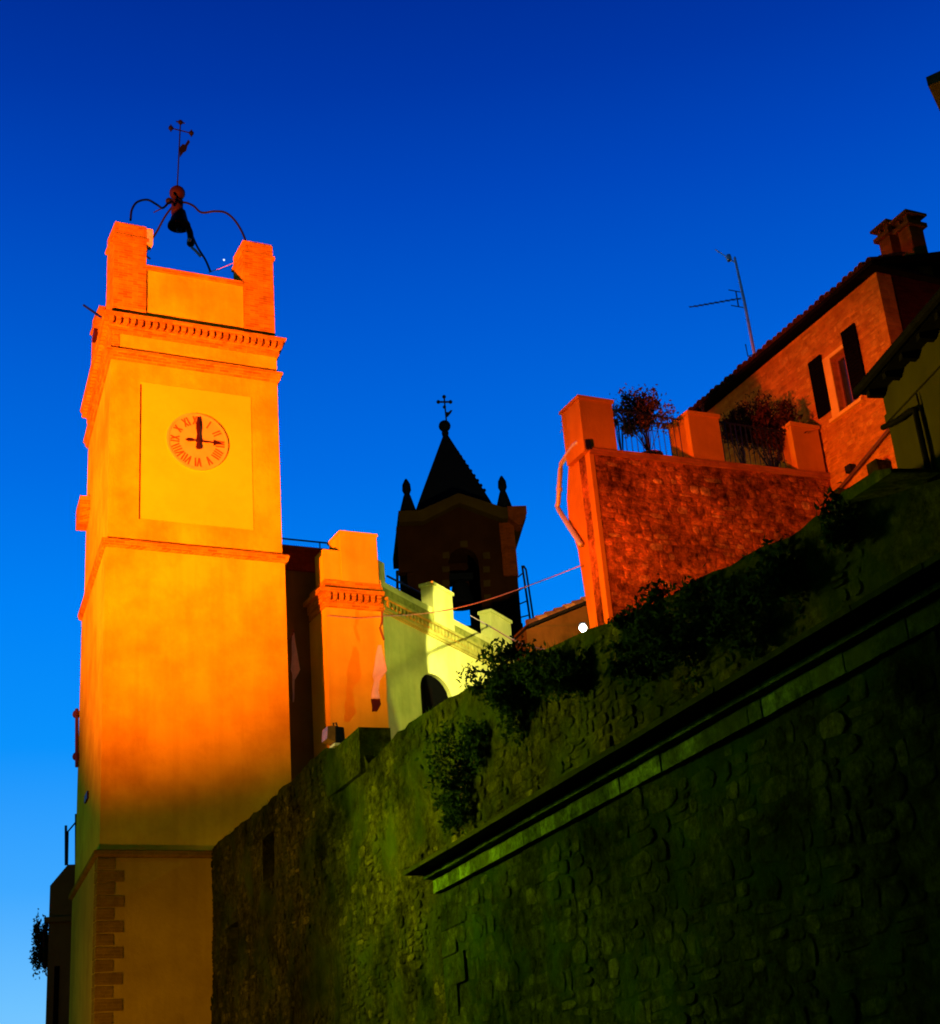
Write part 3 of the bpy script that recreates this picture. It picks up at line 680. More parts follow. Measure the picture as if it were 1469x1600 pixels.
dentils(pal, FBK, b0 - 0.05, b1 - 0.05, 9, -0.19, -0.07, zc0 + 0.17, zc0 + 0.395, M['brick'], pcor)
m0 = FBK.px(533, 870)[0]; m1 = FBK.px(590, 870)[0]; mz = FBK.px(560, 832)[1]
pal.part('low_parapet', box(FBK, b0, m0 - 0.003, 0.05, 0.7, zc1 + 0.052, FBK.px(518, 858)[1]), M['palace'])
pal.part('merlon', (lambda b: (add_box(b, FBK, m0 - 0.04, m1 + 0.03, -0.04, 0.95, mz - 0.08, mz), b)[1])(box(FBK, m0, m1, 0.0, 0.9, zc1 + 0.053, mz - 0.082)), M['palace'], label='front merlon lit bright orange')
# recessed wall, its plaster coloured dark to deepen the tower's shadow
r0 = 3.2; r1 = FRC.px(518, 1000)[0] + 0.6
zr = FRC.px(470, 855)[1]; zr2 = FRC.px(470, 893)[1]
pal.part('recessed_wall', box(FRC, r0, r1, 0, 5, 3, zr2), M['recess_shade'], label='recessed wall with shadow put into its dark plaster, between tower and front block')
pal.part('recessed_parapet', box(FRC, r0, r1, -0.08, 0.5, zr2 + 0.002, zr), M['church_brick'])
FR2 = Fr(FT.P(0, T_REC, 0), AZ_A)
zz0, zz1 = FRC.px(445, 842)[1], FRC.px(528, 848)[1]
b_ = tube([FRC.P(r0, 0.1, zz1), FRC.P(r1, 0.1, zz1)], 0.025, 6)
for s in (r0 + 0.4, r1 - 0.8): add_tube(b_, [FRC.P(s, 0.1, zr), FRC.P(s, 0.1, zz1)], 0.02, 5)
pal.part('roof_railing', b_, M['iron'])
# side facade turning away to the right
GA = 26.24
PG = FBK.P(b1, 0.0, 0)
FG = Fr(PG, GA)
g1 = FG.px(797, 1000)[0] + 0.2
gm = FG.px(640, 978)[1]                                # cornice level
zpar = FG.px(630, 925)[1]                              # parapet top
zpar2 = FG.px(740, 975)[1]
wa = FG.px(657, 1075)[0]; wb = FG.px(707, 1085)[0]; wt = FG.px(684, 1056)[1]; wsp = FG.px(660, 1075)[1]
def arch_wall(F, s0, s1, z0, z1, a, b_s, zs, zt, t0, t1, n=12):
    bm = box(F, s0, a, t0, t1, z0, z1); add_box(bm, F, b_s, s1, t0, t1, z0, z1)
    mid = (a + b_s) / 2; hw = (b_s - a) / 2
    for i in range(n):
        u0 = math.pi - math.pi * i / n; u1 = math.pi - math.pi * (i + 1) / n
        p = [(mid + hw * math.cos(u0), zs + (zt - zs) * math.sin(u0)), (mid + hw * math.cos(u1), zs + (zt - zs) * math.sin(u1))]
        add_poly(bm, F, [p[0], p[1], (p[1][0], z1), (p[0][0], z1)], t0, t1)
    bmesh.ops.remove_doubles(bm, verts=bm.verts, dist=0.0005)
    return bm
pal.part('side_facade', arch_wall(FG, 0.004, g1, 3, gm, wa, wb, wsp, wt, 0.0, 0.45), M['facade'])
win = pal.part('arched_window', box(FG, wa - 0.05, wb + 0.05, 0.13, 0.5, 4, wt + 0.05), M['dark'])
pal.part('shutter', box(FG, wa + 0.03, wa + 0.38, 0.10, 0.128, 5, wsp + 0.1), M['wood'], parent=win)
pal.part('shutter', box(FG, wa + 0.45, wa + 0.9, 0.10, 0.128, 5, wsp + 0.2), M['wood'], parent=win)
gc = bmesh.new()
for z0, z1, pr in ((0.002, 0.06, 0.05), (0.062, 0.13, 0.09), (0.132, 0.34, 0.06), (0.342, 0.42, 0.20)): add_box(gc, FG, 0.006, g1 + pr, -pr, 0.4, gm + z0, gm + z1)
gcor = pal.part('side_cornice', gc, M['corn'])
dentils(pal, FG, 0.1, g1, 40, -0.13, -0.055, gm + 0.16, gm + 0.335, M['corn'], gcor)
pal.part('weathered_band', poly(FG, [(0.007, gm + 0.422), (g1 + 0.05, gm + 0.422), (g1, gm + 0.75), (0.007, gm + 0.75)], -0.05, 0.4), M['mossband'], label='moss stained band above the side cornice')
pal.part('side_parapet', box(FG, 0.008, g1, 0.0, 0.4, gm + 0.752, zpar), M['facade'])
for (x0, x1, yt, yb, xm) in ((676, 706, 912, 985, 0), (767, 797, 955, 1010, 0)):
    sm0 = FG.px(x0, (yt + yb) / 2, -0.02)[0]; sm1 = FG.px(x1, (yt + yb) / 2, -0.02)[0]; zt = FG.px((x0 + x1) / 2, yt + 8)[1]
    b_ = box(FG, sm0, sm1, -0.06, 0.34, gm + 0.44, zt - 0.1); add_box(b_, FG, sm0 - 0.05, sm1 + 0.05, -0.11, 0.38, zt - 0.098, zt)
    pal.part('merlon', b_, M['facade'])
pal.part('corner_merlon', box(FG, 0.02, 0.35, 0.05, 0.6, zpar + 0.002, FG.px(600, 878)[1]), M['facade'])
# railing on the roof behind the parapet
b_ = tube([FG.W(605, 900, 0.8), FG.W(668, 932, 0.8)], 0.03, 6); add_tube(b_, [FG.W(605, 915, 0.8), FG.W(668, 945, 0.8)], 0.02, 6)
add_tube(b_, [FG.W(621, 930, 0.8), FG.W(621, 892, 0.8)], 0.045, 6)
pal.part('side_railing', b_, M['iron'])

# flags
def flag(name, label, rows, F, t, mat, pole, mat2=None, split=None):
    th = Thing(name, label, 'flag', F.W((rows[-1][1] + rows[-1][2]) / 2, rows[-1][0], t), group='flags hanging on the house fronts')
    def cloth(rs):
        bm = bmesh.new(); K = 6; prev = None
        for j, (y, xa, xb) in enumerate(rs):
            cur = []
            for k in range(K + 1):
                x = xa + (xb - xa) * k / K; tt = t + 0.02 * math.sin(k * 2.1 + j * 0.9); s, z = F.px(x, y, t); cur.append(bm.verts.new(F.P(s, tt, z)))
            if prev:
                for k in range(K): bm.faces.new((prev[k], prev[k + 1], cur[k + 1], cur[k]))
            prev = cur
        geom = bmesh.ops.solidify(bm, geom=list(bm.faces), thickness=0.012)
        return bm
    dn = []
    for (y0, a0, b0_), (y1, a1, b1_) in zip(rows, rows[1:]):
        for q in range(3): u = q / 3; dn.append((y0 + (y1 - y0) * u, a0 + (a1 - a0) * u, b0_ + (b1_ - b0_) * u))
    dn.append(rows[-1])
    if split:
        th.part('cloth', cloth([r for r in dn if r[0] <= split]), mat, smooth=True); th.part('dark_hem', cloth([r for r in dn if r[0] >= split - 3]), mat2, smooth=True)
    else: th.part('cloth', cloth(dn), mat, smooth=True)
    th.part('pole', tube(smooth_path([F.W(x, y, t) for x, y in pole], 3), 0.035, 6), M['pole'])
flag('hanging_flag', 'grey white flag hanging limp beside the right edge of the clock tower', [(986, 457, 459.5), (1010, 456, 463), (1030, 455.5, 466), (1046, 455, 469.5), (1053, 456, 466), (1062, 457, 461), (1080, 457, 460), (1097, 457.5, 459.5)], FRC, -0.6, M['flag_w'], [(449, 1000), (457, 990), (459, 984)])
flag('hanging_flag', 'pale orange flag with dark hem hanging at the corner of the orange house', [(1008, 591, 596), (1026, 587, 600), (1048, 583.5, 605), (1056, 583, 599), (1064, 584, 593), (1078, 582, 592), (1092, 579.5, 594), (1100, 581, 596), (1112, 581, 589)], FBK, -0.5, M['flag_o'], [(600, 1000), (595, 985), (594, 980), (597, 972), (597, 955)], M['flag_d'], 1094)

# ================================================================== church bell tower
FCH = Fr(at_dist(720, 800, 58.0), 83.0)
ch = Thing('church_tower', 'dark church bell tower with pointed spire and pinnacles behind the houses', 'church tower', FCH.P(0, 2.5, 0))
c0 = FCH.px(633, 850)[0]; c1 = FCH.px(803, 850)[0]; cw = c1 - c0
zt_ = FCH.px(640, 812)[1]; zt_r = FCH.px(805, 806)[1]; zcor = (zt_ + zt_r) / 2
oa = FCH.px(704, 930)[0]; ob_ = FCH.px(752, 930)[0]; ospr = FCH.px(728, 880)[1]; otop = FCH.px(728, 856)[1]; osill = FCH.px(728, 978)[1]
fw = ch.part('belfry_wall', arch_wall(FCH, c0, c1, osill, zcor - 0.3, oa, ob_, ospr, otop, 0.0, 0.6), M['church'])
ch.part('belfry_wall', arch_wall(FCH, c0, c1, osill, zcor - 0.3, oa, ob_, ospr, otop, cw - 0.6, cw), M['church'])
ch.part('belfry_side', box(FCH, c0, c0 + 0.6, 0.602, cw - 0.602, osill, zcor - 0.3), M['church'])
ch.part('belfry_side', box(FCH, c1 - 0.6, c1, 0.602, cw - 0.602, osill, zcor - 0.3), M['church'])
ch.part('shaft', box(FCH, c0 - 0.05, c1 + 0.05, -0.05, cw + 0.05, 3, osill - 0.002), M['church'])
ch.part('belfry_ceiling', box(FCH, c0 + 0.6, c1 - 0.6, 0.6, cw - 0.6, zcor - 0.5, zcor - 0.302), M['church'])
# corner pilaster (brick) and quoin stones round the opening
ch.part('pilaster', box(FCH, c1 - 0.55, c1 + 0.06, -0.08, 0.3, FCH.px(800, 900)[1], zcor - 0.32), M['church_brick'], label='brick pilaster at the right corner, coloured to look orange lit')
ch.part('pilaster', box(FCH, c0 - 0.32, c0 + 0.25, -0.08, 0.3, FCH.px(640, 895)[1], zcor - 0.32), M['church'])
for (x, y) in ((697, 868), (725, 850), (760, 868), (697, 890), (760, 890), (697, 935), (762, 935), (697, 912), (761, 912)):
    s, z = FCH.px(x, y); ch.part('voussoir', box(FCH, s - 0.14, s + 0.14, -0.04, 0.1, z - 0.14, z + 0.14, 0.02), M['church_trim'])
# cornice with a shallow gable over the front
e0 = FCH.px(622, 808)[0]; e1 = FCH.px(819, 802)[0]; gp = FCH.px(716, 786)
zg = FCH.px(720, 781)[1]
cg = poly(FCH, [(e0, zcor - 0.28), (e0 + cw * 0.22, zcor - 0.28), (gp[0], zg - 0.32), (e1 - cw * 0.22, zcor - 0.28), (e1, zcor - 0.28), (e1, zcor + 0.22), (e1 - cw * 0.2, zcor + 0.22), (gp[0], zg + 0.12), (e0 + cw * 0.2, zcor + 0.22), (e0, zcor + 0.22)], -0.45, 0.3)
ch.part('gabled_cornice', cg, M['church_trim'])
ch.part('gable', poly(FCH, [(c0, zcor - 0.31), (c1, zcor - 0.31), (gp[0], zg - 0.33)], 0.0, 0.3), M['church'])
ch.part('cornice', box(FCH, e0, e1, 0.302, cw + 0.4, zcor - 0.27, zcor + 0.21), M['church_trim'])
ch.part('cornice_corner', poly(FCH, [(e1 - 0.75, zcor - 0.27), (e1 - 0.35, zcor - 0.62), (e1 - 0.2, zcor - 0.62), (e1 + 0.04, zcor - 0.1), (e1 + 0.04, zcor + 0.24), (e1 - 0.75, zcor + 0.24)], -0.5, 0.2), M['church_brick'], label='cornice corner coloured as if catching orange light')
# spire
mid = Vector(FCH.P((c0 + c1) / 2, cw / 2, 0)); FM = Fr(mid, 83.0)
ztip = FM.px(697, 680)[1]
bm = bmesh.new(); zb = zcor + 0.2; hw = cw * 0.41
levels = [(hw, zb), (hw * 0.70, zb + (ztip - zb) * 0.32), (0.09, ztip)]
rings = [[bm.verts.new(mid + FCH.s * a * r_ + FCH.t * b * r_ + Vector((0, 0, z))) for a, b in ((-1, -1), (1, -1), (1, 1), (-1, 1))] for r_, z in levels]
for i in range(2):
    for k in range(4): bm.faces.new((rings[i][k], rings[i][(k + 1) % 4], rings[i + 1][(k + 1) % 4], rings[i + 1][k]))
bm.faces.new(rings[0]); bm.faces.new(rings[-1])
spire = ch.part('spire', bm, M['slate'])
b_ = bmesh.new()
for k in range(9):
    u = 0.3 + k * 0.06; r_ = levels[1][0] * (1 - (u - 0.32) / 0.68); P = mid + FCH.s * r_ - FCH.t * r_ + Vector((0, 0, zb + (ztip - zb) * u)); add_lathe(b_, P, sphere_prof(0.09, 4), 6)
ch.part('crocket', b_, M['slate'], parent=spire, kind='stuff')
ch.part('finial_ball', lathe(mid + Vector((0, 0, ztip)), [(0.1, -0.2), (0.16, 0.1), (0.14, 0.2)] + sphere_prof(0.27, 8, 0.45), 14), M['slate'], smooth=True)
for a, b in ((-1, -1), (1, -1), (1, 1), (-1, 1)):
    P = mid + FCH.s * a * cw * 0.45 + FCH.t * b * cw * 0.45 + Vector((0, 0, zb))
    ch.part('pinnacle', lathe(P, [(0.40, 0), (0.34, 0.3), (0.16, 0.95), (0.12, 1.05), (0.19, 1.22), (0.17, 1.5), (0.06, 1.72), (0.02, 1.76)], 10), M['slate'], smooth=False)
cr = Thing('church_cross', 'black iron cross with small cockerel vane on the church spire', 'cross', mid + Vector((0, 0, ztip + 0.7)))
xt = FM.W(694, 620); xb = FM.W(698, 662)
b_ = tube([xb, xt], 0.04, 6); q0 = FM.W(685, 628); q1 = FM.W(704, 628); add_tube(b_, [q0, q1], 0.045, 6)
for q in (q0, q1, xt): add_lathe(b_, q, sphere_prof(0.09, 6), 8)
add_lathe(b_, FM.W(694.5, 636), sphere_prof(0.08, 6), 8)
cr.part('iron_cross', b_, M['iron'])
cr.part('cockerel', poly(FM, [FM.px(*q) for q in ((696, 652), (700, 651), (705, 645), (707, 641), (704, 641), (701, 644), (696, 644))], -0.02, 0.02), M['iron'])
# bell hanging inside the belfry
zbb = FCH.px(735, 905)[1]; P = mid + Vector((0, 0, zbb)) + FCH.s * 0.15
cbell = Thing('church_bell', 'dark bell half hidden in the arched belfry of the church tower', 'bell', P)
cbell.part('bell_body', lathe(P, [(0.45, -0.3), (0.62, -0.35), (0.55, -0.2), (0.42, 0.2), (0.35, 0.6), (0.15, 0.8)], 16), M['slate'], smooth=True)
cbell.part('beam', box(Fr(P, 83.0), -1.9, 1.9, -0.12, 0.12, P.z + 0.82, P.z + 1.1), M['slate'])
# service ladder at the right and scaffold rail at the left
def ladder(name, label, pa, pb, qa, qb, n, F, t):
    th = Thing(name, label, 'ladder', F.W(*pb, t))
    th.part('rail', tube([F.W(*pa, t), F.W(*pb, t)], 0.05, 6), M['iron']); th.part('rail', tube([F.W(*qa, t), F.W(*qb, t)], 0.04, 6), M['iron'])
    for i in range(n):
        u = (i + 0.5) / n; p = F.W(*pa, t).lerp(F.W(*pb, t), u); q = F.W(*qa, t).lerp(F.W(*qb, t), u); th.part('rung', tube([p, q], 0.03, 5), M['iron'])
ladder('roof_ladder', 'iron cage ladder standing against the right side of the church tower', (816, 884), (829, 972), (807, 893), (814, 975), 4, FCH, 0.8)
b_ = tube([FCH.W(818, 884, 0.8), FCH.W(822, 890, 0.8), FCH.W(834, 970, 0.8)], 0.045, 6)
COL.objects['roof_ladder']
ladd = bpy.data.objects['roof_ladder']
ob = bpy.data.objects.new('safety_hoop', mesh_of('safety_hoop', b_, M['iron'], ladd.location)); COL.objects.link(ob); ob.parent = ladd
ladder('roof_ladder', 'short dark iron ladder left of the church tower behind the parapet', (620, 893), (622, 925), (640, 893), (641, 925), 3, FCH, 0.8)

# low house with tiled eave between church and terrace
FL = Fr(at_dist(870, 960, 46.0), 70.0)
lh = Thing('low_house', 'low brown house with tiled eave between church tower and terrace', 'house', FL.P(0, 2, 0))
la = FL.px(828, 985)[0]; lb = FL.px(935, 985)[0]
z_l = FL.px(845, 972)[1]
lh.part('wall', box(FL, la, lb, 0.3, 1.4, 3, z_l), M['low'])
sl = [FL.px(826, 972)[0], FL.px(912, 938)[0]]
rz0 = FL.px(826, 975)[1]; rz1 = FL.px(912, 940)[1]
roof = lh.part('roof', poly(FL, [(sl[0], rz0 - 0.1), (sl[1] + 1, rz1 + (rz1 - rz0) * 1 / (sl[1] - sl[0]) - 0.1), (sl[1] + 1, rz1 + (rz1 - rz0) * 1 / (sl[1] - sl[0])), (sl[0], rz0)], 0.0, 1.5), M['soffit'])
lh.part('gable', poly(FL, [(la, z_l + 0.002), (lb, z_l + 0.002), (lb, rz0 + (lb - sl[0]) * (rz1 - rz0) / (sl[1] - sl[0]) - 0.12)], 0.3, 1.4), M['low'])
for i in range(9):
    u = i / 9; s = sl[0] + (sl[1] + 1 - sl[0]) * u; zz_ = rz0 + (s - sl[0]) * (rz1 - rz0) / (sl[1] - sl[0]); d = (sl[1] + 1 - sl[0]) / 9
    slope = (rz1 - rz0) / (sl[1] - sl[0])
    lh.part('roof_tile', tube([FL.P(s, 0.12, zz_ + 0.06), FL.P(s + d * 1.05, 0.12, zz_ + slope * d + 0.03)], [0.14, 0.11], 8), M['tile'], parent=roof)

# ================================================================== terrace with merlons
B0 = at_dist(921, 708, 32.0)
FB = Fr(B0, AZ_A)
AZ_H = -25.7
FBL = Fr(B0, AZ_H, -1)
bR = FB.px(1302, 775)[0]
zpl = FB.px(921, 700)[1]
terr = Thing('terrace_wall', 'red lit rubble stone terrace wall with merlons above the rampart', 'wall', FB.P(2, 0.5, 0))
zr_ = FB.px(1280, 738)[1]
terr.part('wall_core', poly(FB, [(0, 3), (bR, 3), (bR, zr_), (0, zpl)], 0.0, 0.5), M['tmortar'])
# left return, its rear edge swelling out under the parapet
ret = [FBL.px(*q) for q in ((899, 700), (889, 716), (886, 780), (889, 815), (903, 858), (921, 970))]
terr.part('corner_render', box(FB, -0.006, 0.11, -0.012, 0.1, 3, zpl - 0.162), M['merlon'])
terr.part('side_return', poly(FBL, [(-0.002, zpl), *[(s, z) for s, z in ret], (ret[-1][0], 3), (-0.002, 3)], -0.004, 0.06), M['merlon'], label='bright orange narrow side of the terrace wall')
terr.part('parapet_band', poly(FB, [(0.0, zpl + 0.002), (bR, zr_ + 0.002), (bR, zr_ - 0.16), (0.0, zpl - 0.16)], -0.05, 0.3), M['brick_red'])
terr.part('floor', poly(FB, [(0.3, zpl - 0.5), (bR, zr_ - 0.5), (bR, zr_ - 0.3), (0.3, zpl - 0.3)], 0.5, 1.1), M['earth'])
def in_terr(s, z): return 0.22 < s < bR - 0.05 and z < zpl - 0.22 + (zr_ - zpl) * s / bR
lst = courses(0.12, bR, 7.0, zpl, in_terr, (0.12, 0.24), (0.16, 0.44), 0.012, 21)
lay_stones(terr, FB, lst, M['tstone'], 0.014, 300, seed=21)
for i, (xa, xb, yt, yb, dep) in enumerate(((905, 957, 622, 699, 0.85), (1076, 1124, 646, 718, 0.85), (1238, 1281, 664, 738, 0.85))):
    s0 = FB.px(xa + 3, (yt + yb) / 2)[0]; s1 = FB.px(xb + 2, (yt + yb) / 2)[0]; zt = FB.px((xa + xb) / 2, yt)[1]
    zb_ = zpl + (zr_ - zpl) * (s0 + s1) / 2 / bR
    b_ = box(FB, s0, s1, -0.02, dep, zb_ - 0.1, zt - 0.09); add_box(b_, FB, s0 - 0.04, s1 + 0.04, -0.06, dep + 0.04, zt - 0.088, zt, 0.012)
    terr.part('merlon', b_, M['merlon'])
# railing between the merlons
for (xa, xb, ya, yb, yta, ytb) in ((958, 1072, 702, 714, 640, 652), (1130, 1232, 720, 732, 660, 668)):
    pa, pb = FB.W(xa, ya, 0.12), FB.W(xb, yb, 0.12); ha = FB.W(xa, yta, 0.12).z; 
    pa.z = zpl - 0.02; pb.z = zpl - 0.05; top_ = max(ha, pa.z + 0.8)
    b_ = tube([Vector((pa.x, pa.y, top_)), Vector((pb.x, pb.y, top_))], 0.022, 6)
    rail = terr.part('handrail', b_, M['iron'])
    for i in range(13):
        u = (i + 0.5) / 13; p = pa.lerp(pb, u); terr.part('baluster', tube([p, Vector((p.x, p.y, top_))], 0.010, 5), M['iron'], parent=rail)
# downpipe
pp = [FBL.W(*q, -0.10) for q in ((904, 692), (897, 696), (879, 722), (876, 732), (872.5, 785), (873, 796), (902, 842), (908, 852))]
terr.part('downpipe', tube(smooth_path(pp, 2), 0.062, 10), M['pipe'], smooth=True)
terr.part('pipe_collar', tube([FBL.W(874.3, 762, -0.10), FBL.W(874, 768, -0.10)], 0.078, 10), M['pipe'])
terr.part('pipe_clip', box(FB, FB.px(914, 695)[0], FB.px(921, 695)[0], -0.065, 0.02, FB.px(918, 703)[1], FB.px(918, 688)[1], 0.01), M['iron'])

# plants
def add_leaf(bm, c, size, r):
    d = Vector((r.gauss(0, 1), r.gauss(0, 1), r.gauss(0, 1))).normalized(); e = d.orthogonal().normalized(); e = Matrix.Rotation(r.uniform(0, 6.28), 3, d) @ e; f_ = d.cross(e)
    L = size * r.uniform(0.7, 1.4); w_ = L * 0.42
    v = [bm.verts.new(c + q) for q in (e * -L / 2, f_ * w_ / 2 + d * w_ * 0.15, e * L / 2, f_ * -w_ / 2 + d * w_ * 0.15)]
    bm.faces.new((v[0], v[1], v[2])); bm.faces.new((v[0], v[2], v[3]))
def foliage(c, rad, n, size, seed, clumps=14, hollow=0.35):
    r = random.Random(seed); bm = bmesh.new(); c = Vector(c); cl = []
    for _ in range(clumps):
        d = Vector((r.gauss(0, 1), r.gauss(0, 1), r.gauss(0, 1))).normalized() * r.uniform(hollow, 0.95); cl.append((Vector((d.x * rad[0], d.y * rad[1], d.z * rad[2])), r.uniform(0.2, 0.42)))
    for i in range(n):
        p, k = cl[r.randrange(clumps)]
        q = Vector((r.gauss(0, 1) * rad[0], r.gauss(0, 1) * rad[1], r.gauss(0, 1) * rad[2])) * k * 0.55
        add_leaf(bm, c + p + q, size, r)
    return bm, [c + p for p, _ in cl]
def shrub(name, label, cat, root, c, rad, n, size, mat, seed, group=None, clumps=14, pot=None, base=None):
    th = Thing(name, label, cat, base or root, group=group)
    bm, tips = foliage(c, rad, n, size, seed, clumps); th.part('foliage', bm, M[mat])
    b_ = bmesh.new(); root = Vector(root)
    for q in tips: add_tube(b_, smooth_path([root, root.lerp(q, 0.5) + Vector((0, 0, 0.05)), q], 2), [0.012, 0.010, 0.008, 0.006, 0.003], 5)
    th.part('stems', b_, M['stem'])
    if pot:
        pr, ph = pot; th.part('pot', lathe(root - Vector((0, 0, ph)), [(pr * 0.72, 0), (pr * 0.95, ph * 0.85), (pr * 1.08, ph * 0.86), (pr * 1.08, ph), (pr * 0.85, ph), (pr * 0.8, ph * 0.9)], 16), M['terracotta'])
    return th
G_P = 'plants on the terrace'
s, z = FB.px(1013, 690, 0.5); rt1 = FB.P(s, 0.5, zpl + 0.30)
shrub('potted_shrub', 'large leafy shrub in an orange pot between the first two terrace merlons', 'potted plant', rt1, FB.W(1003, 645, 0.5), (0.66, 0.5, 0.62), 3800, 0.10, 'leaf', 31, G_P, 26, (0.30, 0.60), FB.P(s, 0.5, zpl - 0.3))
s, z = FB.px(1160, 705, 0.6); rt2 = FB.P(s, 0.6, zpl + 0.22)
shrub('potted_shrub', 'dense dark shrub in front of the stone house beside the third merlon', 'potted plant', FB.P(FB.px(1205, 700, 0.6)[0], 0.6, zpl + 0.22), FB.W(1192, 666, 0.6), (0.85, 0.5, 0.82), 6500, 0.10, 'leaf_d', 32, G_P, 30, (0.26, 0.52), FB.P(FB.px(1205, 700, 0.6)[0], 0.6, zpl - 0.3))
shrub('potted_shrub', 'sparse dark shrub just right of the second terrace merlon', 'potted plant', rt2, FB.W(1150, 668, 0.7), (0.35, 0.4, 0.5), 1600, 0.09, 'leaf_d', 33, G_P, 14, (0.22, 0.52), FB.P(s, 0.6, zpl - 0.3))
s, z = FB.px(970, 690, 0.5)
shrub('trailing_plant', 'dark twiggy plant spilling beside the first terrace merlon', 'plant', FB.P(s, 0.5, zpl), FB.W(968, 655, 0.6), (0.2, 0.3, 0.4), 260, 0.07, 'leaf', 34, G_P, 9)
s, z = FB.px(1098, 640, 0.5)
shrub('small_plant', 'tiny plant sprouting above the second terrace merlon', 'plant', FB.P(s, 0.5, z - 0.25), FB.W(1098, 634, 0.5), (0.07, 0.07, 0.12), 40, 0.06, 'leaf', 35, G_P, 6)
shrub('flowering_plant', 'pinkish plant peeping out left of the first terrace merlon', 'plant', FBL.W(893, 690, 0.1), FBL.W(884, 663, 0.1), (0.12, 0.12, 0.3), 90, 0.07, 'leaf_p', 36, G_P, 7)

# ================================================================== stone house with shutters
FH = Fr(FB.P(bR, 0, 0), AZ_H, -1)      # s away from camera, t into the house
h_far = FH.px(1105, 655)[0]; h_near = FH.px(1372, 440)[0]
z_e = (FH.px(1200, 562)[1] + FH.px(1340, 452)[1]) / 2
hs = Thing('stone_house', 'tall orange lit stone house with open black shutters and two chimneys', 'house', FH.P((h_far + h_near) / 2, 2, 0))
# window opening
w0 = FH.px(1338, 590)[0]; w1 = FH.px(1303, 590)[0]; wz0 = FH.px(1320, 640)[1]; wz1 = FH.px(1313, 548)[1]
b_ = box(FH, h_near, w0, 0, 0.45, 3, z_e); add_box(b_, FH, w1, h_far, 0, 0.45, 3, z_e); add_box(b_, FH, w0, w1, 0, 0.45, 3, wz0); add_box(b_, FH, w0, w1, 0, 0.45, wz1, z_e)
bmesh.ops.remove_doubles(b_, verts=b_.verts, dist=0.0005)
hs.part('side_wall', b_, M['house'])
lst = courses(h_near + 0.1, h_far, 10.0, z_e, lambda s, z: h_near + 0.15 < s < h_far - 0.1 and z < z_e - 0.12 and not (w0 - 0.75 < s < w1 + 0.75 and wz0 - 0.1 < z < wz1 + 0.18), (0.11, 0.2), (0.15, 0.4), 0.03, 41)
lst = [q for q in lst if rnd.random() < 0.75]
lay_stones(hs, FH, lst, M['hstone'], 0.010, 250, seed=41)
zf = z_e
FHF = Fr(FH.P(h_near, 0, 0), AZ_A)
hs.part('front_wall', box(FHF, 0.014, 6, 0.004, 0.45, 3, z_e + 0.02), M['endwall_shade'], label='end wall with shade put into its dark red brick')
hs.part('window_surround', (lambda b: (add_box(b, FH, w1 + 0.002, w1 + 0.30, -0.03, 0.4, wz0 - 0.05, wz1 + 0.1), add_box(b, FH, w0 - 0.1, w0 - 0.002, -0.03, 0.4, wz0 - 0.05, wz1 + 0.1), add_box(b, FH, w0, w1, -0.03, 0.4, wz1 + 0.002, wz1 + 0.1), b)[-1])(bmesh.new()), M['surround'])
wn = hs.part('window', (lambda b: (add_box(b, FH, w0, w0 + 0.08, 0.16, 0.26, wz0, wz1), add_box(b, FH, w1 - 0.08, w1, 0.16, 0.26, wz0, wz1), add_box(b, FH, (w0 + w1) / 2 - 0.05, (w0 + w1) / 2 + 0.05, 0.15, 0.25, wz0, wz1), add_box(b, FH, w0, w1, 0.165, 0.255, wz1 - 0.09, wz1 - 0.001), b)[-1])(bmesh.new()), M['frame'])
for a, b in ((w0 + 0.08, (w0 + w1) / 2 - 0.05), ((w0 + w1) / 2 + 0.05, w1 - 0.08)):
    hs.part('pane', box(FH, a, b, 0.20, 0.215, wz0, wz1 - 0.09), M['glass'], parent=wn)
hs.part('window_sill', box(FH, w0 - 0.15, w1 + 0.34, -0.12, 0.2, wz0 - 0.14, wz0 - 0.052), M['surround'])
def shutter(quad, lab):
    pts = [FH.px(*q, -0.07) for q in quad]
    s0 = min(p[0] for p in pts); s1 = max(p[0] for p in pts); z0 = sum(sorted(p[1] for p in pts)[:2]) / 2; z1 = sum(sorted(p[1] for p in pts)[2:]) / 2
    sh = hs.part('shutter', (lambda b: (add_box(b, FH, s0, s0 + 0.07, -0.085, -0.035, z0, z1), add_box(b, FH, s1 - 0.07, s1, -0.085, -0.035, z0, z1), add_box(b, FH, s0 + 0.07, s1 - 0.07, -0.085, -0.035, z0, z0 + 0.1), add_box(b, FH, s0 + 0.07, s1 - 0.07, -0.085, -0.035, z1 - 0.1, z1), add_box(b, FH, s0 + 0.07, s1 - 0.07, -0.05, -0.036, z0 + 0.1, z1 - 0.1), b)[-1])(bmesh.new()), M['wood'], label=lab)
    n = 16
    for i in range(n):
        za = z0 + 0.1 + (z1 - z0 - 0.2) * i / n
        hs.part('slat', box(FH, s0 + 0.072, s1 - 0.072, -0.08, -0.051, za + 0.008, za + (z1 - z0 - 0.2) / n - 0.008), M['wood'], parent=sh)
shutter(((1264, 567), (1281, 554), (1296, 640), (1279, 656)), 'far black shutter left of the window')
shutter(((1314, 520), (1334, 505), (1354, 605), (1335, 628)), 'near black shutter right of the window')
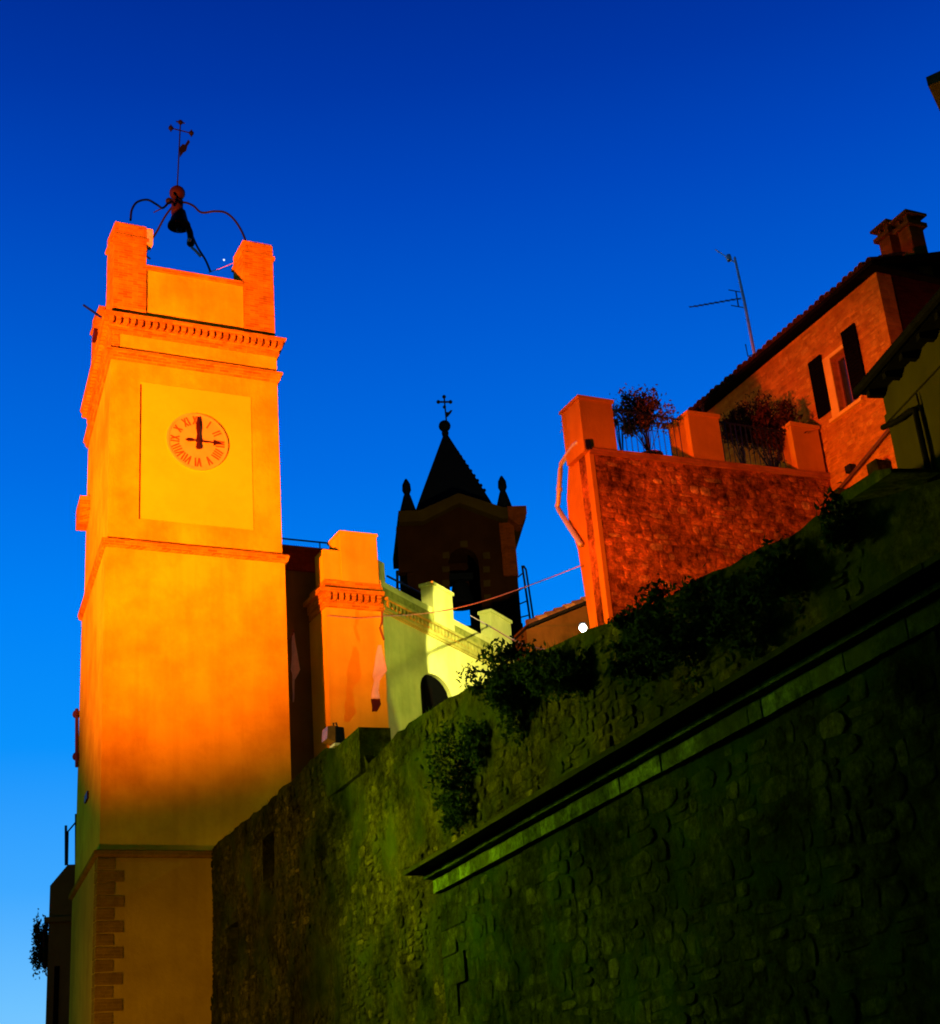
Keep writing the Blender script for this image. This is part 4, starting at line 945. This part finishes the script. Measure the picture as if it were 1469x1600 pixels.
# roof: low slope rising inwards, clay tiles along the eave
roofp = bmesh.new(); OV = 0.35; SL = 0.30
def rz(t): return z_e + 0.10 + (t + OV) * SL
quad = [(h_near - 0.3, -OV), (h_far + 0.4, -OV), (h_far + 0.4, 5), (h_near - 0.3, 5)]
a = [roofp.verts.new(FH.P(s, t, rz(t))) for s, t in quad]; b = [roofp.verts.new(FH.P(s, t, rz(t) - 0.10)) for s, t in quad]
roofp.faces.new(a); roofp.faces.new(b)
for i in range(4): roofp.faces.new((a[i], a[(i + 1) % 4], b[(i + 1) % 4], b[i]))
roof = hs.part('roof', roofp, M['soffit'])
def tile_me():
    bm = bmesh.new(); n = 6; L = 0.46
    for (y, r_, zoff) in ((0, 0.105, 0.0), (L, 0.085, L * SL)):
        pass
    r0_, r1_ = 0.105, 0.085; A_ = []; B_ = []
    for k in range(n + 1):
        u = math.pi * k / n
        A_.append((bm.verts.new((r0_ * math.cos(u), 0, r0_ * math.sin(u))), bm.verts.new(((r0_ - 0.018) * math.cos(u), 0, (r0_ - 0.018) * math.sin(u)))))
        B_.append((bm.verts.new((r1_ * math.cos(u), L, r1_ * math.sin(u) + L * SL + 0.0)), bm.verts.new(((r1_ - 0.018) * math.cos(u), L, (r1_ - 0.018) * math.sin(u) + L * SL))))
    for k in range(n):
        bm.faces.new((A_[k][0], A_[k + 1][0], B_[k + 1][0], B_[k][0])); bm.faces.new((A_[k][1], A_[k + 1][1], B_[k + 1][1], B_[k][1])); bm.faces.new((A_[k][0], A_[k + 1][0], A_[k + 1][1], A_[k][1]))
    return mesh_of('roof_tile', bm, M['tile'], None)
tm = tile_me(); s = h_near - 0.2
while s < h_far + 0.3:
    for rowi in range(3):
        t = -OV - 0.05 + rowi * 0.36; P = FH.P(s + rnd.uniform(-0.02, 0.02), t + rnd.uniform(-0.03, 0.03), rz(t) + 0.015 + rnd.uniform(0, 0.04))
        ob = bpy.data.objects.new('roof_tile', tm); COL.objects.link(ob); ob.parent = roof
        ob.matrix_local = Matrix.Translation(P - hs.base) @ Matrix(((FH.s.x, FH.t.x, 0, 0), (FH.s.y, FH.t.y, 0, 0), (0, 0, 1, 0), (0, 0, 0, 1))) @ Matrix.Rotation(rnd.uniform(-0.05, 0.05), 4, 'Z')
    s += 0.235
z_ = z_e
# end eave over the shade-coloured wall
hs.part('end_eave', box(FHF, -0.25, 6, -0.22, 0.4, z_e + 0.022, z_e + 0.10), M['soffit'])
def chimney(xl, xr, yt, yb, t, lab):
    Fz = Fr(FHF.P(0, t, 0), AZ_A)
    s0 = Fz.px(xl, yb)[0]; s1 = Fz.px(xr, yb)[0]; zt = Fz.px((xl + xr) / 2, yt)[1]; d = 0.42
    c = hs.part('chimney', box(Fz, s0, s1, 0, d, z_e, zt - 0.42), M['chim'], label=lab)
    b_ = box(Fz, s0 - 0.09, s1 + 0.09, -0.09, d + 0.09, zt - 0.418, zt - 0.30)
    for a_ in ((s0, s0 + 0.14), (s1 - 0.14, s1)):
        add_box(b_, Fz, a_[0], a_[1], 0, 0.14, zt - 0.298, zt - 0.1); add_box(b_, Fz, a_[0], a_[1], d - 0.14, d, zt - 0.298, zt - 0.1)
    add_box(b_, Fz, s0 - 0.12, s1 + 0.12, -0.12, d + 0.12, zt - 0.098, zt - 0.03); add_box(b_, Fz, s0 + 0.05, s1 - 0.05, 0.05, d - 0.05, zt - 0.028, zt + 0.04)
    hs.part('chimney_cap', b_, M['chim'], parent=c)
chimney(1400, 1424, 351, 415, 1.0, 'left squat brick chimney')
chimney(1440, 1461, 338, 440, 0.2, 'right taller brick chimney')
# pipe running along the foot of the wall
p0, p1 = FH.W(1300, 783, -0.1), FH.W(1390, 652, -0.1)
hs.part('wall_pipe', tube(smooth_path([FH.W(1296, 782, -0.1), FH.W(1334, 738, -0.1), FH.W(1392, 668, -0.1)], 3), 0.05, 6), M['pipe_d'])
hs.part('pipe_bracket', box(FH, FH.px(1334, 730)[0] - 0.1, FH.px(1334, 730)[0] + 0.1, -0.2, 0.02, FH.px(1334, 733)[1] - 0.1, FH.px(1334, 733)[1] + 0.08), M['iron'])

# TV antenna on the house roof
ant = Thing('tv_antenna', 'thin metal television antenna standing on the roof of the stone house', 'antenna', FH.W(1183, 572, 0.6))
AT = lambda x, y: FH.W(x, y, 0.6)
ant.part('mast', tube([AT(1183, 574), AT(1163, 470), AT(1148, 402)], [0.05, 0.045, 0.035], 6), M['ironlit'])
b_ = tube([AT(1118, 390), AT(1152, 412)], 0.02, 5)
for u in (0.15, 0.5, 0.58, 0.66, 0.74, 0.82):
    p = AT(1118, 390).lerp(AT(1152, 412), u); add_tube(b_, [p - Vector((0.05, 0.12, 0.1)), p + Vector((0.05, 0.12, 0.1))], 0.010, 4)
ant.part('upper_aerial', b_, M['ironlit'])
ant.part('amplifier', lathe(AT(1139, 403), [(0.07, -0.1), (0.09, 0), (0.07, 0.1)], 8), M['ironlit'])
b_ = tube([AT(1078, 480), AT(1158, 466)], 0.018, 5)
for i in range(9):
    p = AT(1084, 479).lerp(AT(1150, 467.5), i / 8); add_tube(b_, [p - FH.t * 0.18 - Vector((0, 0, 0.02)), p + FH.t * 0.18 + Vector((0, 0, 0.02))], 0.008, 4)
for dz in (-0.26, 0.26): add_tube(b_, [AT(1152, 467), AT(1152, 467) + Vector((0, 0, dz))], 0.02, 5); add_tube(b_, [AT(1152, 467) + Vector((0, 0, dz)) - FH.t * 0.25, AT(1152, 467) + Vector((0, 0, dz)) + FH.t * 0.25], 0.015, 5)
ant.part('lower_aerial', b_, M['iron'])
b_ = tube([AT(1165, 538), AT(1169, 557), AT(1179, 553)], 0.018, 5)
ant.part('side_hook', b_, M['iron'])
ant.part('mount_box', lathe(AT(1181, 566), [(0.06, -0.12), (0.08, 0), (0.06, 0.12)], 8), M['iron'])

# ================================================================== olive house at the right edge
O0 = at_dist(1394, 690, 21.0)
AZ_O = -12.0
FO = Fr(O0, AZ_O, -1)
ol = Thing('olive_house', 'dark olive plastered house with deep black eave at the right edge', 'house', FO.P(-4, 2, 0))
ze = FO.px(1440, 545)[1]
OVH = 0.28
ol.part('wall', box(FO, -14, 0, 0, 6, 3, ze), M['olive'])
eave = ol.part('eave', box(FO, -14.3, 0.08, -OVH, 6.3, ze + 0.002, ze + 0.12), M['soffit'])
for i in range(16):
    s = -0.05 - i * 0.55; ol.part('rafter', box(FO, s - 0.05, s + 0.05, -OVH + 0.03, -0.002, ze - 0.09, ze - 0.001), M['soffit'], parent=eave)
ol.part('gutter', tube([FO.P(0.1, -OVH - 0.06, ze + 0.06), FO.P(-14, -OVH - 0.06, ze + 0.06)], 0.07, 8), M['soffit'], parent=eave)
ol.part('wall_molding', box(FO, -14, 0.0, -0.04, 0.1, ze - 0.5, ze - 0.38), M['olive'])
ol.part('drain_pipe', tube(smooth_path([FO.W(1380, 668, -0.08), FO.W(1405, 655, -0.08), FO.W(1427, 640, -0.08), FO.W(1433, 655, -0.08), FO.W(1452, 740, -0.08), FO.W(1458, 770, -0.08)], 4), 0.045, 8), M['soffit'])
ol.part('cable', tube([FO.W(1432, 615, -0.04), FO.W(1448, 680, -0.04), FO.W(1466, 760, -0.04)], 0.015, 5), M['soffit'])
# dark slab and blocks at the foot
FO2 = FO
Thing('stone_slab', 'dark stone slab and ledge lying below the olive house on the rampart', 'slab', FO.W(1385, 760, -0.5), bm=poly(FO, [FO.px(*q, -0.6) for q in ((1320, 790), (1345, 770), (1400, 735), (1424, 732), (1426, 738), (1385, 765), (1330, 800))], -0.9, -0.2), mat=M['rmortar'])
for (x0, y0, x1, y1, lab) in ((1300, 770, 1322, 815, 'dark square block at the right foot of the red terrace wall'), (1356, 727, 1380, 757, 'small dark block on the ledge below the stone house')):
    s0, z0 = FH.px(x1, y1, -0.4); s1, z1 = FH.px(x0, y0, -0.4)
    Thing('stone_block', lab, 'block', FH.P((s0 + s1) / 2, -0.3, z0), bm=box(FH, min(s0, s1), max(s0, s1), -0.45, -0.02, min(z0, z1) - 0.2, max(z0, z1), 0.02), mat=M['rmortar'])

# roof corner peeping in at the upper right edge
FN = Fr(at_dist(1450, 134, 15.0), 118.0)
Cn = at_dist(1450, 134, 15.0)
nh = Thing('corner_house', 'dark red roof corner of a near house at the upper right edge', 'house', FN.P(3, 1, 0))
nh.part('wall', box(FN, 1.2, 8, 0.6, 7, 0, Cn.z - 0.02), M['grey'])
bm = bmesh.new()
q = [(0, 0, 0), (8, 0, 0), (8, 7, 0), (0, 7, 0)]; tpv = [(3.5, 3.5, 3.0), (5, 3.5, 3.0)]
lo = [bm.verts.new(FN.P(s, t, Cn.z + z)) for s, t, z in q]; up_ = [bm.verts.new(FN.P(s, t, Cn.z + 0.12)) for s, t, z in q]; rg = [bm.verts.new(FN.P(s, t, Cn.z + z)) for s, t, z in tpv]
bm.faces.new(lo)
for i in range(4): bm.faces.new((lo[i], lo[(i + 1) % 4], up_[(i + 1) % 4], up_[i]))
bm.faces.new((up_[0], up_[1], rg[1], rg[0])); bm.faces.new((up_[1], up_[2], rg[1])); bm.faces.new((up_[2], up_[3], rg[0], rg[1])); bm.faces.new((up_[3], up_[0], rg[0]))
nh.part('hipped_roof', bm, M['tile'])

# ================================================================== house left of the tower
FLH = Fr(at_dist(100, 1450, 46.0), 75.0)
lf = Thing('left_house', 'dark grey house with sloping parapet left of the clock tower foot', 'house', FLH.P(2, 2, 0))
l0 = FLH.px(76, 1450)[0]
za = FLH.px(77, 1384)[1]; zb_ = FLH.px(106, 1351)[1]; sb_ = FLH.px(106, 1351)[0]
lf.part('parapet_wall', poly(FLH, [(l0, 3), (l0 + 5, 3), (l0 + 5, zb_), (sb_, zb_), (l0, za)], 0, 5), M['grey'])
lf.part('ledge', box(FLH, l0 - 0.12, l0 + 5, -0.15, 0.0, FLH.px(80, 1442)[1], FLH.px(80, 1434)[1]), M['grey'])
lf.part('window', box(FLH, FLH.px(84, 1550)[0], FLH.px(92, 1550)[0], -0.03, 0.1, 3.5, FLH.px(88, 1510)[1]), M['dark'])
for x0, x1, y in ((103, 0, 1290), (119, 0, 1272)):
    p = FLH.W(x0, 1352, 0.3); q = FLH.W(x0, y, 0.3); lf.part('railing_post', tube([p, q], 0.04, 6), M['iron'])
b_ = tube([FLH.W(104, 1302, 0.3), FLH.W(120, 1283, 0.3)], 0.025, 5); add_tube(b_, [FLH.W(105, 1352, 0.3), FLH.W(106, 1300, 0.3)], 0.03, 5)
lf.part('handrail', b_, M['iron'])
bm, tips = foliage(FLH.W(66, 1470, 0.2), (0.24, 0.4, 0.85), 2400, 0.11, 51, 22)
iv = Thing('climbing_plant', 'dark creeper hanging off the house wall at the far left edge', 'plant', FLH.W(74, 1515, 0.2))
iv.part('foliage', bm, M['leaf_g'])
iv.part('stems', tube(smooth_path([FLH.W(76, 1440, 0.1), FLH.W(68, 1460, 0.1), FLH.W(70, 1515, 0.1)], 3), 0.03, 5), M['stem'])

# ================================================================== plants on the rampart
def on_wall(x, y, t=-0.15): return FBC.W(x, y, t)
WP = [((792, 1050), (0.42, 0.35, 0.30), 620, 'bushy plant sprouting over the rampart top in front of the yellow facade'),
      ((812, 1095), (0.34, 0.2, 0.42), 500, 'dark plant hanging just below the rampart top under the yellow facade'),
      ((722, 1215), (0.34, 0.2, 0.62), 650, 'dark creeper hanging down the middle of the rampart'),
      ((745, 1160), (0.22, 0.18, 0.28), 260, 'small dark tuft on the rampart left of the hanging plant'),
      ((905, 1056), (0.42, 0.22, 0.24), 520, 'dark plant below the white lamp on the rampart face'),
      ((1060, 985), (0.42, 0.22, 0.42), 620, 'dark ivy patch on the rampart below the red terrace wall'),
      ((1165, 965), (0.30, 0.2, 0.36), 480, 'dark ivy patch on the rampart right of its larger neighbour'),
      ((1000, 1035), (0.26, 0.18, 0.3), 320, 'little dark plant on the rampart between lamp and ivy'),
      ((992, 972), (0.20, 0.16, 0.12), 180, 'low tuft on the rampart edge at the foot of the terrace corner'),
      ((858, 1052), (0.36, 0.2, 0.24), 420, 'dark spreading growth on the rampart left of the white lamp'),
      ((1110, 955), (0.34, 0.2, 0.26), 420, 'dark growth on the rampart edge between the two ivy patches'),
      ((1225, 905), (0.30, 0.18, 0.30), 360, 'faint dark growth on the rampart below the right end of the terrace'),
      ((700, 1262), (0.18, 0.14, 0.3), 240, 'thin trailing tip of the creeper low on the rampart'),
      ((1010, 1000), (0.34, 0.18, 0.2), 340, 'dark growth under the rampart edge below the terrace wall middle'),
      ((1310, 815), (0.16, 0.15, 0.2), 160, 'small tuft on the rampart edge under the stone house')]
for i, ((x, y), rad, n, lab) in enumerate(WP):
    c = on_wall(x, y, -0.12)
    shrub('wall_plant', lab, 'plant', on_wall(x, y + 8, 0.05), c, tuple(v * 1.35 for v in rad), int(n * 3.2), 0.085, 'leaf_g', 60 + i, 'plants growing on the rampart', 24)
# fine grass along the rampart top
bm = bmesh.new(); r = random.Random(5)
for i in range(2600):
    s = r.uniform(-24, -1.0); 
    if noise.noise(Vector((s * 0.8, 2, 2))) < -0.12: continue
    t = r.uniform(-0.02, 0.6); P = FBC.P(s, t, top_z(s) - 0.04); h = r.uniform(0.03, 0.14); d = Vector((r.uniform(-0.05, 0.05), r.uniform(-0.05, 0.05), h)); sd = FBC.s * r.uniform(0.004, 0.01)
    v = [bm.verts.new(P - sd), bm.verts.new(P + sd), bm.verts.new(P + d)]; bm.faces.new(v)
Thing('grass', 'short grass growing along the top of the rampart', 'grass', FBC.P(-10, 0.2, 8), bm=bm, mat=M['leaf_g'], kind='stuff')

# ================================================================== lamps in view
# floodlight on the rampart top
fs, fz = FBC.px(520, 1150, 0.2)
FL_ = Fr(FBC.P(fs, 0.25, 0), AZ_A)
fl = Thing('floodlight', 'dark floodlight on a bracket on the rampart facing the clock tower', 'floodlight', FBC.P(fs, 0.25, top_z(fs)))
def FP(x, y, t=0): return FL_.W(x, y, t)
fl.part('housing', poly(FL_, [FL_.px(*q) for q in ((520, 1138), (533, 1140), (535, 1161), (521, 1162))], -0.16, 0.16), M['iron'])
gl = fl.part('glass', poly(FL_, [FL_.px(*q) for q in ((508, 1138), (519.5, 1137), (520, 1162), (507, 1157))], -0.15, 0.15), M['amber'])
fl.part('bracket', tube([FP(522, 1136), FP(521, 1130), FP(525, 1129), FP(528, 1139)], 0.018, 6), M['iron'])
fl.part('stand', tube([FP(526, 1160), FP(524, 1178)], 0.03, 6), M['iron'])
fl.part('base_plate', box(FL_, FL_.px(519, 1165)[0], FL_.px(536, 1165)[0], -0.15, 0.15, FL_.px(526, 1168)[1], FL_.px(526, 1164)[1]), M['box'])

# white street lamp by the terrace corner
LP = at_dist(911, 981, 38.0)
lm = Thing('street_lamp', 'glowing white street lamp at the foot of the terrace corner', 'lamp', LP)
lm.part('globe', lathe(LP, sphere_prof(0.10, 10), 16), M['lamp'], smooth=True)
lm.part('hood', lathe(LP + Vector((0, 0, 0.105)), [(0.10, 0), (0.08, 0.03), (0.02, 0.05)], 12), M['iron'])
lm.part('post', tube([(LP.x + 0.02, LP.y, 6.0), (LP.x + 0.02, LP.y, LP.z - 0.165)], 0.05, 8), M['iron'])
point('street_lamp_light', LP + Vector((-0.02, -0.02, -0.13)), 380, (0.95, 1.0, 0.60), 0.1)
def lamp_dir(az, el): return Vector((math.sin(math.radians(az)), math.cos(math.radians(az)), math.tan(math.radians(el))))
spot('street_lamp_forward_beam', LP + Vector((-0.12, 0.12, 0)), LP + lamp_dir(-12, 8) * 10, 5000, (1.0, 0.97, 0.62), 68, 0.12, 0.05)
spot('street_lamp_side_beam', LP + Vector((-0.15, 0.1, 0)), LP + lamp_dir(-27, 8) * 10, 430, (0.85, 1.0, 0.20), 90, 0.15, 0.1)

# cables across the gap
Thing('overhead_cable', 'thin reddish cable strung from the orange house past the church tower to the terrace', 'cable', FBK.W(600, 966, -0.1), bm=tube(smooth_path([FBK.W(512, 962, -0.1), FBK.W(560, 966, -0.12), FBK.W(600, 963, -0.15), FG.W(650, 960, -0.4), FG.W(700, 953, -1.2), at_dist(760, 938, 38.5), at_dist(840, 910, 36), at_dist(907, 884, 32.6)], 4), 0.015, 5), mat=M['cable'])
Thing('overhead_cable', 'short pale cable drooping right of the last yellow merlon', 'cable', at_dist(795, 990, 40), bm=tube(smooth_path([FG.W(735, 962, 0.4), FG.W(768, 980, -0.2), at_dist(800, 999, 40), at_dist(830, 1010, 38), at_dist(856, 1016, 36)], 4), 0.02, 5), mat=M['cable'])

# ================================================================== floodlights and added fill lamps that stand outside the frame
for loc, tgt, lab in ((TOWER_LAMP, TOWER_AIM, 'ground floodlight aimed at the clock tower outside the frame'), (HOUSE_LAMP, HOUSE_AIM, 'mast floodlight aimed at the stone house outside the frame'), (GREEN_FILL, GREEN_AIM, 'unseen fill lamp on a mast, added to light the mossy rampart'), (WARM_FILL, WARM_AIM, 'unseen fill lamp on a mast, added to light the rampart end by the tower'), (BASE_FILL, BASE_AIM, 'unseen low fill lamp, added to light the tower base')):
    L = Vector(loc); d = (Vector(tgt) - L).normalized(); b_ = L - d * 0.45
    th = Thing('flood_or_fill_lamp', lab, 'floodlight', (b_.x, b_.y, 0), group='floodlights beside the street')
    th.part('mast', tube([(b_.x, b_.y, 0), (b_.x, b_.y, b_.z - 0.1)], 0.05, 8), M['iron'])
    th.part('housing', tube([b_ - d * 0.2, b_, b_ + d * 0.02], [0.12, 0.3, 0.3], 12), M['iron'])
